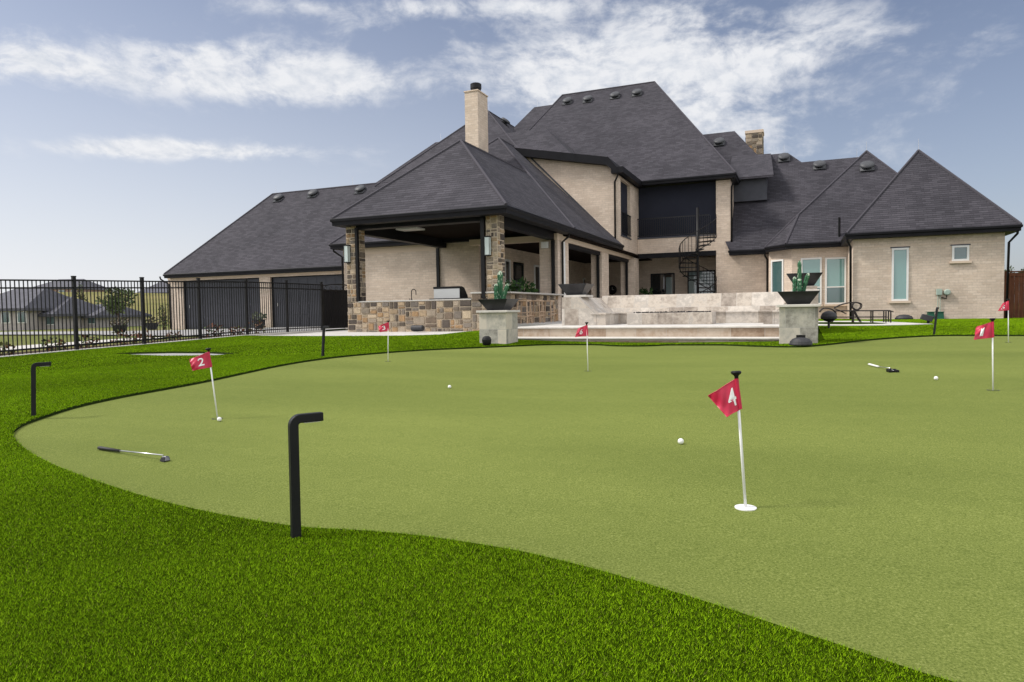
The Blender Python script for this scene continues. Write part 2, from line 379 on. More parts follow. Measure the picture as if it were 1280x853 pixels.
# smooth the outline a little
def chaikin(P, k=1):
    for _ in range(k):
        Q = []
        for i in range(len(P)):
            a, b = np.array(P[i]), np.array(P[(i+1) % len(P)]); Q += [a*.75 + b*.25, a*.25 + b*.75]
        P = Q
    return P
ring = chaikin(ring, 2)
ring_np = np.array(ring)
def in_poly(P, X, Y):
    X = np.asarray(X); Y = np.asarray(Y); ins = np.zeros(X.shape, bool); n = len(P); j = n - 1
    for i in range(n):
        xi, yi = P[i][0], P[i][1]; xj, yj = P[j][0], P[j][1]
        c = ((yi > Y) != (yj > Y)) & (X < (xj - xi) * (Y - yi) / (yj - yi + 1e-12) + xi)
        ins ^= c; j = i
    return ins
fence_a = at(96, 439, d=17.1); fence_b = at(403, 415, d=26.0)
fdir = (fence_b - fence_a)[:2] / np.linalg.norm((fence_b - fence_a)[:2])
fnorm = np.array([-fdir[1], fdir[0]])          # pointing away from the yard (to the left)
def yard(X, Y): return (X - fence_a[0]) * fnorm[0] + (Y - fence_a[1]) * fnorm[1] < .12
KX0, KX1, KY = -13.84, -8.36, 18.8                    # outdoor kitchen wall and porch columns
def ccw(P):
    a = sum(P[i][0]*P[(i+1) % len(P)][1] - P[(i+1) % len(P)][0]*P[i][1] for i in range(len(P)))
    return P if a > 0 else P[::-1]
walk_front = [gp(x, y, .03)[:2] for x, y in [(300,419.6),(345,420.3),(400,420.5),(440,420.3),(500,420),(550,418.6),(568,416.6),(582,415),(604,413.4)]]
walk = ccw([tuple(p) for p in walk_front] + [(KX1 + .2, KY + .3), (KX0 - .1, KY + .3), (-15.5, 21.5), tuple((fence_b[:2] + fdir * 3.6) - fnorm * .05), tuple(fence_b[:2] - fdir * 6.4 - fnorm * .05)])
walk_np = np.array(walk)
# lawn sheet = everything in the yard minus the green; one triangulation gives both with a shared edge
pts = [Vector((float(p[0]), float(p[1]))) for p in ring]
n0 = len(pts)
pad_px = [(138,443.8),(170,445.6),(205,446.8),(268,446.4),(300,443.8),(262,441.9),(215,441.6),(175,442.4)]
pad_ring = [gp(x, y, 0.0)[:2] for x, y in pad_px]; pad_np = np.array(pad_ring)
f_far = fence_a[:2] - fdir * 16; f_end = fence_b[:2] + fdir * 5
outer = [f_far, f_end, (-9, 33), (12, 33), (26, 30), (26, -6), (-8, -8)]
def dense(P, step):
    out = []
    for i in range(len(P)):
        a, b = np.array(P[i], float), np.array(P[(i+1) % len(P)], float); k = max(1, int(np.linalg.norm(b-a)/step))
        out += [a + (b-a)*t/k for t in range(k)]
    return out
outer = dense(outer, 1.0); outer_np = np.array(outer)
pts += [Vector((float(p[0]), float(p[1]))) for p in outer]
n1 = len(pts)
edges = [(i, (i+1) % n0) for i in range(n0)] + [(n0+i, n0+(i+1) % (n1-n0)) for i in range(n1-n0)]
pts += [Vector((float(p[0]), float(p[1]))) for p in pad_ring]; n2 = len(pts); edges += [(n1+i, n1+(i+1) % (n2-n1)) for i in range(n2-n1)]
pts += [Vector((float(p[0]), float(p[1]))) for p in walk]; n3 = len(pts); edges += [(n2+i, n2+(i+1) % (n3-n2)) for i in range(n3-n2)]
gx = []
for st, lim in ((.22, 7), (.5, 40)):
    X, Y = np.meshgrid(np.arange(-26, 26, st), np.arange(-8, 34, st)); X = X.ravel() + rng.uniform(-.05, .05, X.size); Y = Y.ravel() + rng.uniform(-.05, .05, Y.size)
    d = np.hypot(X, Y - 2); k = in_poly(outer_np, X, Y) & ((d < lim) if st < .3 else (d >= 7) & (d < lim))
    gx.append(np.stack([X[k], Y[k]], 1))
gx = np.concatenate(gx)
dmin = np.full(len(gx), 9.0)
for P in (ring_np, outer_np, pad_np, np.array(dense(walk, .4))):
    for q in P: dmin = np.minimum(dmin, np.hypot(gx[:, 0]-q[0], gx[:, 1]-q[1]))
gx = gx[dmin > .09]
pts += [Vector((float(a), float(b))) for a, b in gx]
V2, E2, F2, *_r = delaunay_2d_cdt(pts, edges, [], 1, 1e-5)
V2 = np.array([(v.x, v.y) for v in V2]); F2 = [tuple(f) for f in F2 if len(f) == 3]
cen = np.array([V2[list(f)].mean(0) for f in F2])
isg = in_poly(ring_np, cen[:, 0], cen[:, 1]); isp = in_poly(pad_np, cen[:, 0], cen[:, 1]) | in_poly(walk_np, cen[:, 0], cen[:, 1])
TZ = T(V2[:, 0], V2[:, 1])
def submesh(name, faces, zoff, m, lip=None):
    used = sorted({i for f in faces for i in f}); mp = {u: k for k, u in enumerate(used)}
    b = MB(); b.v = [(V2[u, 0], V2[u, 1], TZ[u] + zoff) for u in used]
    fs = []
    for f in faces:
        a, c, d = V2[f[0]], V2[f[1]], V2[f[2]]
        if (c[0]-a[0])*(d[1]-a[1]) - (c[1]-a[1])*(d[0]-a[0]) < 0: f = f[::-1]
        fs.append(tuple(mp[i] for i in f))
    b.f = fs; b.c = [None] * len(fs)
    if lip:
        ec = {}
        for f in fs:
            for i in range(3):
                e = (f[i], f[(i+1) % 3]); ec[e] = 1
        for (i, j) in list(ec):
            if (j, i) not in ec:
                a, c = b.v[i], b.v[j]
                b.add([a, (a[0], a[1], a[2]-lip), (c[0], c[1], c[2]-lip), c], [(0, 1, 2, 3)])
    o = b.build(name, m, smooth=True)
    return o
LAWN = .034
green = submesh('putting_green', [f for f, g in zip(F2, isg) if g], .004, M['green']); tag(green, None, None, kind='structure')
lawn = submesh('lawn', [f for f, g, h in zip(F2, isg, isp) if not g and not h], LAWN, M['turf_base'], lip=.05); lawn.data.materials.append(M['turf_edge']); lawn.data.polygons.foreach_set('material_index', [1 if len(p.vertices) == 4 else 0 for p in lawn.data.polygons]); tag(lawn, None, None, kind='structure')
# ground sheet out to the horizon
xs = np.concatenate([[-3000, -1200, -500, -250, -140], np.arange(-80, 61, 2.0), [100, 200, 500, 1200, 3000]])
ys = np.concatenate([[-3000, -600, -120, -40], np.arange(-14, 100, 2.0), [130, 180, 260, 500, 1200, 3000]])
GX, GY = np.meshgrid(xs, ys); GZ = T(GX, GY) - np.where(yard(GX, GY) & (GX < 27) & (GY < 36), .14, .03)
near_f = np.abs((GX - fence_a[0]) * fnorm[0] + (GY - fence_a[1]) * fnorm[1]) < 2.2
GZ = np.where(near_f, T(GX, GY) - .14, GZ)
b = MB(); ny, nx = GX.shape; b.v = [tuple(map(float, q)) for q in zip(GX.ravel(), GY.ravel(), GZ.ravel())]
b.f = [(j*nx+i, j*nx+i+1, (j+1)*nx+i+1, (j+1)*nx+i) for j in range(ny-1) for i in range(nx-1)]; b.c = [None]*len(b.f)
tag(b.build('ground', M['field'], smooth=True), None, None, kind='structure')

# turf fibres: one mesh of curved blades
def blades(name, m, P, h, w, lean, cols, tri=False):
    n = len(P); a = rng.uniform(0, 2*PI, n); la = rng.uniform(0, 2*PI, n); L = rng.uniform(.25, 1.0, n) * lean
    ux = np.stack([np.cos(a), np.sin(a), np.zeros(n)], 1) * (w * rng.uniform(.7, 1.3, n))[:, None] * .5
    hh = h * rng.uniform(.6, 1.15, n)
    d = np.stack([np.cos(la), np.sin(la), np.zeros(n)], 1) * (hh * L)[:, None]
    up = np.zeros((n, 3)); up[:, 2] = hh
    mid = P + up * .6 + d * .35; tip = P + up * np.sqrt(np.clip(1 - .4*L*L, .3, 1))[:, None] + d
    if tri:
        V = np.stack([P - ux, P + ux, tip], 1).reshape(-1, 3); me = bpy.data.meshes.new(name)
        me.vertices.add(n*3); me.vertices.foreach_set('co', V.astype(np.float32).ravel()); me.loops.add(n*3); me.loops.foreach_set('vertex_index', np.arange(n*3, dtype=np.int32))
        me.polygons.add(n); me.polygons.foreach_set('loop_start', np.arange(0, n*3, 3, dtype=np.int32)); me.polygons.foreach_set('loop_total', np.full(n, 3, np.int32))
        at_ = me.attributes.new('Col', 'FLOAT_COLOR', 'FACE'); at_.data.foreach_set('color', np.concatenate([cols, np.ones((n, 1))], 1).astype(np.float32).ravel())
        me.materials.append(m); me.update(calc_edges=True); o = bpy.data.objects.new(name, me); COL.objects.link(o); return o
    V = np.stack([P - ux, P + ux, mid + ux * .85, mid - ux * .85, tip], 1).reshape(-1, 3)
    base_ = np.arange(n)[:, None] * 5
    q = np.concatenate([base_ + np.array([[0, 1, 2, 3]]), ], 1); t = base_ + np.array([[3, 2, 4]])
    me = bpy.data.meshes.new(name)
    me.vertices.add(n*5); me.vertices.foreach_set('co', V.astype(np.float32).ravel())
    loops = np.concatenate([q, t], 1).ravel(); me.loops.add(len(loops)); me.loops.foreach_set('vertex_index', loops.astype(np.int32))
    st = (np.arange(n)[:, None] * 7 + np.array([[0, 4]])).ravel(); tot = np.tile([4, 3], n)
    me.polygons.add(2*n); me.polygons.foreach_set('loop_start', st.astype(np.int32)); me.polygons.foreach_set('loop_total', tot.astype(np.int32))
    at_ = me.attributes.new('Col', 'FLOAT_COLOR', 'FACE')
    c = np.repeat(cols, 2, axis=0); at_.data.foreach_set('color', np.concatenate([c, np.ones((len(c), 1))], 1).astype(np.float32).ravel())
    me.materials.append(m); me.update(calc_edges=True)
    o = bpy.data.objects.new(name, me); COL.objects.link(o); return o
ped_zone = [(-9.2, 13.2, 3.0, 15.6)]
def scatter(nper, r0, r1, cap):
    """points over the lawn between two distances from the near corner of the yard, only inside the sector that the yard's photo shows plus a margin"""
    out = []
    area = PI * (r1*r1 - r0*r0); n = int(area * nper)
    r = np.sqrt(rng.uniform(r0*r0, r1*r1, n)); a = rng.uniform(0, 2*PI, n)
    X = r*np.cos(a); Y = r*np.sin(a)
    q = np.stack([X, Y, np.zeros(n)], 1) @ CM.T
    k = (q[:, 2] > .6) & (np.abs(q[:, 0]) < q[:, 2]*.95 + .7)
    X, Y = X[k], Y[k]
    k = in_poly(outer_np, X, Y) & ~in_poly(ring_np, X + rng.normal(0, .009, X.size), Y + rng.normal(0, .009, X.size))
    for poly in NOGRASS: k &= ~in_poly(poly, X, Y)
    X, Y = X[k][:cap], Y[k][:cap]
    return np.stack([X, Y, T(X, Y) + LAWN - .006], 1)

# ------------------------------------------------------------------ paving
def slab(name, P, zf, m, th=.14):
    b = MB(); n = len(P); zs = [zf(p[0], p[1]) for p in P]
    b.add([(p[0], p[1], z) for p, z in zip(P, zs)] + [(p[0], p[1], z - th) for p, z in zip(P, zs)],
          [tuple(range(n)), tuple(range(n, 2*n))[::-1]] + [((i+1) % n, i, n+i, n+(i+1) % n) for i in range(n)])
    return b
YP = float(at(811, 408.6, z=0)[1])                    # front edge of the patio
Y1 = YP - .46; Z1 = float(at(806, 422.3, y=Y1)[2]); ZB = float(at(800, 433.2, y=Y1)[2])
XL = float(at(640, 415, y=YP)[0]); XR = float(at(985, 415, y=YP)[0])
print('steps', YP, Y1, Z1, ZB, XL, XR)
def wz(x, y): return max(Tz(x, y) + LAWN + .02, -.26)
bw = slab('walkway', walk, lambda x, y: Tz(x, y) + .02, M['concrete'])
walk_o = bw.build('walkway', M['concrete']); tag(walk_o, None, None, kind='structure')
pad = ccw([tuple(p) for p in pad_ring])
tag(slab('concrete_path', pad, lambda x, y: Tz(x, y) - .004, M['drive'], .1).build('concrete_path', M['drive']), None, None, kind='structure')
pad2 = ccw([tuple(gp(x, y, .04)[:2]) for x, y in [(1018,407.2),(1060,407.4),(1105,407),(1140,406.3),(1166,405.4),(1110,402.6),(1062,401.6),(1015,402)]])
tag(slab('side_patio', pad2, lambda x, y: Tz(x, y) + LAWN + .015, M['concrete'], .1).build('side_patio', M['concrete']), None, None, kind='structure')
b = MB(); b.box(XL + .02, XR - .02, YP + .3, 36.58, -.5, -.001); b.box(-12.0, XL + .02, 19.4, 40.2, -.35, -.001)
tag(b.build('patio', M['concrete']), None, None, kind='structure')
drive = [tuple(fence_a[:2] + fnorm * 5 + fdir * 2), tuple(fence_a[:2] + fnorm * .5 + fdir * 5.2), tuple(fence_b[:2] + fnorm * .35), (-18.9, 24.9), (-18.9, 28.9), (-33.2, 28.9), (-40, 27)]
drive = [tuple(fence_b[:2] - fdir*4.6 + fnorm*.3), tuple(fence_b[:2] + fdir*3.6 + fnorm*.3), (-18.75, 25.3), (-18.75, 28.7), (-33.6, 28.7), (-60, 26), (-60, 22), (-34, 22.5)]
drive = ccw(drive)
def dz(x, y): return Tz(x, y) + .02
# a driveway sheet: fan of short quads so that it follows the ground
b = MB(); DX, DY = np.meshgrid(np.arange(-62, -14, 1.0), np.arange(16, 29.2, .6))
kk = in_poly(np.array(drive), DX, DY); DZ = T(DX, DY) + .03
ids = {}
for j in range(DX.shape[0]-1):
    for i in range(DX.shape[1]-1):
        if kk[j, i] and kk[j+1, i] and kk[j, i+1] and kk[j+1, i+1]:
            b.add([(DX[j,i],DY[j,i],DZ[j,i]),(DX[j,i+1],DY[j,i+1],DZ[j,i+1]),(DX[j+1,i+1],DY[j+1,i+1],DZ[j+1,i+1]),(DX[j+1,i],DY[j+1,i],DZ[j+1,i])],[(0,1,2,3)])
tag(b.build('driveway', M['drive']), None, None, kind='structure')

# steps
st = thing('patio_steps', 'wide pale stone steps between the two planter pillars below the patio', 'steps', ((XL+XR)/2, Y1, ZB))
o_ = st.location
b = MB(); b.box(XL, XR, Y1 + .035, YP + .03, ZB - .2, Z1 - .043); b.box(XL, XR, YP + .035, YP + .5, Z1 - .043, -.042); b.build('riser', M['riser'], st, o_)
for (y0, y1, z) in ((Y1, YP + .034, Z1), (YP, YP + .6, .004)):
    MB().box(XL - .01, XR + .01, y0, y1, z - .042, z).build('tread', M['coping'], st, o_, bevel=.012)
b = MB(); b.box(XL - .2, XR, Y1 - .05, Y1 + .03, ZB - .2, ZB + .012); b.build('base_strip', M['coping'], st, o_)
NOGRASS = [np.array(walk), np.array(pad), np.array(pad2), np.array([(XL-.6, Y1-.06), (XR+.7, Y1-.06), (XR+.7, 40), (XL-.6, 40)]), np.array([(-19, 18.6), (-8, 18.6), (-8, 40), (-19, 40)]), np.array([(1.6,30.5),(7.3,30.5),(7.3,40),(1.6,40)]), np.array([(-9,33.8),(3,33.8),(3,40),(-9,40)])]

# ------------------------------------------------------------------ the house
H0 = (-6.0, 31.0, 0.0)
house = thing('house', 'large cream brick house with steep charcoal shingle roofs and a covered porch', 'house', H0)
def hp(b, name, m, parent=None, **k): return b.build(name, m, parent or house, H0, **k)
def hw(name, m, *boxes, **k):
    b = MB()
    for q in boxes: b.box(*q)
    return hp(b, name, m, **k)
roofs = {}
def roof(key, eave, zt, tops, th=.24, extra=(), fas=True):
    """a hip roof: eave outline at height zt, ridge points above; with its black fascia"""
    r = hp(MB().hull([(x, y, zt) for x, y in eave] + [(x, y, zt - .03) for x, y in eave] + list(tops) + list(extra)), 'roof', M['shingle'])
    roofs[key] = r
    me = r.data; nf_ = {}
    caps = key in ('porch', 'side', 'garage', 'main', 'bay', 'wing', 'back')
    for p in me.polygons:
        for e in p.edge_keys: nf_.setdefault(tuple(sorted(e)), []).append(p.normal.copy())
    for (i, j), zs_ in nf_.items():
        if caps and len(zs_) == 2 and min(q.z for q in zs_) > .08 and max(q.z for q in zs_) < .98 and zs_[0].dot(zs_[1]) < .985:
            a, c = me.vertices[i].co, me.vertices[j].co; MB().tube([a, c], .055, 6).build('ridge_cap', M['shingle_cap'], r)
    if not fas: return r
    cx = sum(p[0] for p in eave)/len(eave); cy = sum(p[1] for p in eave)/len(eave)
    b = MB(); n = len(eave)
    E = ccw(list(eave))
    def offset(d):
        out = []
        for i in range(n):
            a, p, c = np.array(E[i-1]), np.array(E[i]), np.array(E[(i+1) % n])
            d1 = (p-a)/np.linalg.norm(p-a); d2 = (c-p)/np.linalg.norm(c-p)
            n1 = np.array([d1[1], -d1[0]]); n2 = np.array([d2[1], -d2[0]]); k = n1+n2; k = k/ max(.3, np.dot(k, n1)); out.append(p + k*d)
        return out
    prof = [(.03, -.005), (.055, -.03), (.05, -.10), (.01, -.13), (.006, -.235), (-.35, -.235), (-.35, -.05)]
    rings = [[(*p, zt + z) for p in offset(d)] for d, z in prof]
    k = len(prof); vs = [v for R in rings for v in R]; fs = []
    for j in range(k):
        for i in range(n):
            a = j*n+i; c = j*n+(i+1) % n; jj = (j+1) % k; fs.append((a, jj*n+i, jj*n+(i+1) % n, c))
    b.add(vs, fs); hp(b, 'fascia', M['fascia'])
    return r
Z_E = 3.27
# roofs (eave rectangles and ridges)
roof('porch', [(-13.97,18.27),(-7.84,18.27),(-7.84,27.8),(-13.97,27.8)], 3.48, [(-10.9,21.5,6.35),(-10.9,27.6,6.35)])
roof('side', [(-19.08,24.78),(-7.845,24.78),(-7.845,32.45),(-19.08,32.45)], 3.475, [(-13.46,30.6,8.76),(-13.46,32.44,8.76)])
roof('garage', [(-33.72,28.55),(-17,28.55),(-17,38.2),(-33.72,38.2)], 2.82, [(-29.95,33.4,7.81),(-17,33.4,7.81)])
roof('back_low', [(-22.75,33.2),(-10,33.2),(-10,44),(-22.75,44)], 7.6, [(-19.93,36,10.44),(-13,36,10.44),(-19.93,38,10.44),(-13,38,10.44)], fas=False)
roof('back', [(-22.35,33.17),(-12.55,33.17),(-12.55,50),(-22.35,50)], 7.6, [(-17.44,38,12.5),(-17.44,46,12.5)], fas=False)
roof('main', [(-18.0,36.1),(-3.0,36.1),(-3.0,51),(-18,51)], 7.13, [(-14.5,43.52,14.56),(-8.44,43.52,14.56)])
roof('main_low', [(-19.57,36.11),(-9,36.11),(-9,50),(-19.57,50)], 7.12, [(-16.21,42.77,13.8),(-11,42.77,13.8)])
roof('rear_right', [(-3.28,36.13),(1.9,36.13),(1.9,50),(-3.28,50)], 3.26, [(-7.0,43.05,10.86),(-3.62,43.05,10.86)])
roof('right', [(-3.3,36.1),(5.0,36.1),(5.0,47),(-3.3,47)], Z_E, [(-3.2,41.2,8.9),(-.66,41.2,8.9)])
roof('right_low', [(-3.3,36.12),(7.2,36.12),(7.2,45.4),(-3.3,45.4)], Z_E - .005, [(-2.5,40.6,8.2),(3.2,40.6,8.2)])
roof('bay', [(-.62,33.78),(6.8,33.78),(6.8,44),(-1.5,44),(-1.54,35.07)], Z_E - .002, [(2.97,37.9,7.93),(2.97,38.5,7.93)], extra=[(-.09,35.05,4.708)])
roof('wing', [(1.68,30.27),(7.4,30.27),(7.4,36.2),(1.68,36.2)], Z_E, [(4.47,32.75,6.74),(4.47,34.2,6.74)])
# shed dormer on the right-hand roof
da, db_, dc, dd = at(925,222,y=38), at(967,218,y=38), at(951,195,y=41), at(968.5,203.5,y=41)
b = MB(); th = np.array([0, 0, -.12]); q = [da, db_, dd, dc]
q = [np.array([-3.6, 38, float(da[2])]), np.array([float(db_[0]), 38, float(db_[2])]), np.array([float(db_[0]) - .25, 41.2, 8.95]), np.array([-3.6, 41.2, 9.0])]
b.add(list(q) + [p + th for p in q], [(0,1,2,3),(7,6,5,4),(0,4,5,1),(1,5,6,2),(2,6,7,3),(3,7,4,0)]); hp(b, 'roof', M['shingle'])
hw('siding', M['navy'], (-3.5, -1.62, 38.35, 41, 6.0, 7.12))
# the brick gable block that stands over the porch roof, with its low rake
GY0 = 32.06
ga, gk, gc = at(645,185.5,y=GY0), at(760,196.3,y=GY0), at(771.5,209.5,y=GY0)
b = MB(); prof = [(-13.4, 8.62), (float(gk[0]), float(gk[2])), (float(gc[0]), float(gc[2])), (float(gc[0]), float(gc[2]) - .3), (float(gk[0]) - .1, float(gk[2]) - .36), (-13.4, 8.24)]
n_ = len(prof)
b.add([(x, GY0, z) for x, z in prof] + [(x, 38.6, z) for x, z in prof], [tuple(range(n_)), tuple(range(n_, 2*n_))[::-1]] + [((i+1) % n_, i, n_+i, n_+(i+1) % n_) for i in range(n_)])
hp(b, 'roof', M['fascia'])
GW = 32.42
b = MB(); b.add([(-13.3,GW,3.6),(-8.06,GW,3.3),(-8.06,GW,7.0),(float(gk[0])-.1,GW,float(gk[2])-.36),(-13.3,GW,8.24),(-13.3,GW+.3,3.6),(-8.06,GW+.3,3.3),(-8.06,GW+.3,7.0),(float(gk[0])-.1,GW+.3,float(gk[2])-.36),(-13.3,GW+.3,8.24)],
      [(0,1,2,3,4),(9,8,7,6,5),(1,6,7,2),(2,7,8,3),(3,8,9,4)]); hp(b, 'wall', M['brick'])
# flashing where the porch roof runs into that wall
p0 = at(657,192,y=GW-.02); p1 = at(764,297,y=GW-.02)
hp(MB().tube([p0 + [0,-.02,.05], p1 + [0,-.02,.05]], .05, square=True), 'flashing', M['navy'])
# eave return of the recess: along x = -8
hw('fascia', M['fascia'], (-8.3, -7.72, GW - .35, 36.4, 6.86, 7.14))
# side wall of the gable block (faces the balcony), with its upper screened opening and the two ground-floor openings
XV = -8.06
hw('wall', M['brick'], (XV-.3, XV, GW+.302, 37.3, 3.32, 4.02), (XV-.3, XV, GW+.302, 32.95, 4.02, 6.88), (XV-.3, XV, 35.0, 37.3, 4.02, 6.88), (XV-.3, XV, 32.95, 35.0, 6.74, 6.88))
hw('screen', M['screen'], (XV-.22, XV-.16, 32.95, 35.0, 4.02, 6.74))
hw('sill', M['navy'], (XV-.3, XV+.04, 32.9, 35.05, 3.96, 4.02))
XC = -8.30
def brick_col(y0, y1, x0=XC-.42, x1=XC, z1=3.1): return hw('column', M['brick'], (x0, x1, y0, y1, 0, z1))
YA0 = float(at(697.5,350,x=XC)[1]); YA1 = float(at(711,350,x=XC)[1]); YB0 = float(at(752.4,350,x=XC)[1]); YB1 = float(at(761,350,x=XC)[1]); YC0 = float(at(787.5,350,x=XC)[1])
brick_col(YA0, YA1, XC - .72); brick_col(YB0, YB1, XC - .5); brick_col(YC0, 36.9, XC - .5, XV+.001)
hw('beam', M['trim_brick'], (XC-.35, XC+.03, YA0 - .1, 36.59, 3.02, 3.25))
hw('screen_cassette', M['fascia'], (XC-.28, XC-.06, YA1, YB0, 2.86, 3.02)); hw('screen_cassette', M['fascia'], (XC-.28, XC-.06, YB1, YC0, 2.86, 3.02))
for y in (YA0 - .02, YB0 - .02, YC0 - .02): hw('screen_track', M['black'], (XC-.22, XC-.1, y - .1, y, 0, 3.0))
hw('beam', M['trim_brick'], (-12.0, XC-.7, YA0 + .1, YA0 + .4, 3.0, 3.22))
# porch: stone columns, black beams, boarded ceiling
CX = [(-13.84,-13.46),(-8.74,-8.36)]
for i, (x0, x1) in enumerate(CX):
    hp(stone_box(x0, x1, KY, KY + .5, .78 if i == 0 else 1.0, 3.30, 40 + 7*i, lo=.10, hi=.36, depth_=.03), 'column', M['ashlar'])
    hw('screen_track', M['black'], (x1 + .01 if i == 0 else x0 - .16, x1 + .10 if i == 0 else x0 - .04, KY - .06, KY + .04, .8, 3.2))
hw('beam', M['fascia'], (CX[0][0]+.05, CX[1][1]-.05, KY + .02, KY + .40, 3.15, 3.38), (CX[0][0]+.04, CX[0][1]-.04, KY + .40, 25.15, 3.05, 3.38), (CX[1][0]+.04, CX[1][1]-.04, KY + .40, YA0, 3.02, 3.38))
hw('ceiling', M['wood_ceiling'], (-13.9, -7.9, 18.5, 24.7, 3.385, 3.42), (-12.0, -7.95, 24.7, 40, 3.2, 3.245))
hw('soffit', M['fascia'], (-13.9, -7.9, 18.4, 18.79, 3.36, 3.384))
lp = at(513,286.3,z=3.37); b = MB().box(lp[0]-.42, lp[0]+.42, lp[1]-.3, lp[1]+.3, 3.33, 3.383); fx = hp(b, 'ceiling_light', M['white']); hp(MB().box(lp[0]-.36, lp[0]+.36, lp[1]-.24, lp[1]+.24, 3.325, 3.332), 'diffuser', M['diffuser'], fx)
# body wall behind the porch
BY = 25.2
hw('wall', M['brick'], (-18.7, -12.05, BY, BY + .3, -.4, 3.30), (-18.7, -18.4, BY + .3, 32, -.4, 3.3))
hw('frieze', M['trim_brick'], (-18.72, -13.95, BY - .012, BY - .002, 2.98, 3.27))
hw('screen_track', M['black'], (-13.98, -13.86, BY - .1, BY - .015, -.1, 3.06))
VX = -12.05
hw('wall', M['brick'], (VX - .3, VX, BY + .302, 40.0, -.2, 3.24))
def vopen(px0, px1, pyt, pyb, name, frame=True, x=VX, mat_='glass_dark', split=None, fm='white'):
    y0, y1 = float(at(px0, 340, x=x)[1]), float(at(px1, 340, x=x)[1]); zt = float(at((px0+px1)/2, pyt, x=x)[2]); zb = max(.0, float(at((px0+px1)/2, pyb, x=x)[2]))
    o = hw(name, M[mat_], (x + .004, x + .02, y0, y1, zb, zt)); w = .09
    if frame:
        b = MB(); b.box(x+.002, x+.06, y0-w, y0, zb, zt+w); b.box(x+.002, x+.06, y1, y1+w, zb, zt+w); b.box(x+.002, x+.06, y0, y1, zt, zt+w)
        if split: zz = zb + (zt-zb)*split; b.box(x+.021, x+.05, y0, y1, zz, zz+.05)
        hp(b, 'frame', M[fm], o)
    return o
vopen(631,636,327,400,'door'); vopen(642.5,652.5,331,366,'window',fm='black',split=.45); vopen(668,673.5,334,400,'door',split=.42)
vopen(729,738,350,400,'window',fm='white'); vopen(744,750,334,400,'door',fm='black'); vopen(775,781,343,400,'door',fm='black')
hw('wall', M['brick'], (-12.05, -3.2, 40.0, 40.3, -.2, 3.6))
# garage
GYW = 28.95
gx0 = float(at(212,400,y=GYW)[0]); d1a, d1b = float(at(229,380,y=GYW)[0]), float(at(325,380,y=GYW)[0]); d2a, d2b = float(at(338.5,380,y=GYW)[0]), float(at(432,380,y=GYW)[0])
dtop = float(at(280,349,y=GYW)[2]); zg = -.38
hw('wall', M['brick'], (gx0, d1a, GYW, GYW+.3, zg, 2.6), (d1b, d2a, GYW, GYW+.3, zg, 2.6), (d2b, -18.6, GYW, GYW+.3, zg, 2.6), (d1a, d1b, GYW, GYW+.3, dtop, 2.6), (d2a, d2b, GYW, GYW+.3, dtop, 2.6), (gx0, gx0+.3, GYW+.3, 37.8, zg, 2.6))
hw('frieze', M['trim_brick'], (gx0-.02, -18.6, GYW-.02, GYW-.003, dtop + .08, 2.62))
for a, c in ((d1a, d1b), (d2a, d2b)):
    dr = hw('garage_door', M['garage'], (a+.06, c-.06, GYW+.16, GYW+.2, zg, dtop-.05))
    bb = MB()
    for k in range(4):
        z0 = zg + .06 + k*(dtop-zg-.1)/4; hh = (dtop-zg-.1)/4 - .05
        for j in range(8):
            w8 = (c-a-.2)/8; bb.box(a+.1+j*w8+.05, a+.1+(j+1)*w8-.05, GYW+.145, GYW+.158, z0+.04, z0+hh-.04)
    hp(bb, 'door_panel', M['garage'], dr)
    hp(MB().box(a, a+.06, GYW+.1, GYW+.25, zg, dtop).box(c-.06, c, GYW+.1, GYW+.25, zg, dtop).box(a+.06, c-.06, GYW+.1, GYW+.25, dtop-.05, dtop), 'door_frame', M['fascia'], dr)
    hp(MB().tube([(a+.4,GYW+.12,.85),(a+.4,GYW+.08,.85),(a+.4,GYW+.08,1.02),(a+.4,GYW+.12,1.02)], .014), 'handle', M['steel'], dr)
# main body: balcony recess, lower opening, piers
MY = 36.6
BX0, BX1, PX1 = -8.05, -3.99, -3.28
hw('wall', M['brick'], (BX1, PX1, MY, MY+.35, -.2, 6.89), (BX0+.003, BX1, MY+.004, MY+.35, 3.34, 4.12), (PX1, -1.45, MY, MY+.35, -.3, 3.05), (PX1-.3, PX1, MY+.351, 42, 3.0, 6.9))
hw('screen', M['screen'], (BX0, BX1, MY+.32, MY+.36, 4.12, 6.9))
hw('balcony_floor', M['navy'], (BX0, BX1, MY-.03, MY+.31, 4.121, 4.2))
hw('lintel', M['fascia'], (BX0+.003, BX1, MY-.01, MY+.30, 3.10, 3.339))
rl = hw('railing', M['rail'], (BX0, BX1-.35, MY-.05, MY-.01, 5.16, 5.21), (BX0, BX1-.35, MY-.045, MY-.015, 4.25, 4.29))
b = MB()
for k in range(38): x = BX0 + .06 + k*.1; b.box(x, x+.022, MY-.041, MY-.019, 4.29, 5.16)
hp(b, 'baluster_row', M['rail'], rl)
rl2 = hw('railing', M['rail'], (XV+.02, XV+.05, 32.95, 35.0, 5.1, 5.15), (XV+.02, XV+.05, 32.95, 35.0, 4.12, 4.16))
b = MB()
for k in range(20): y = 33.0 + k*.1; b.box(XV+.028, XV+.042, y, y+.014, 4.16, 5.1)
hp(b, 'baluster_row', M['rail'], rl2)
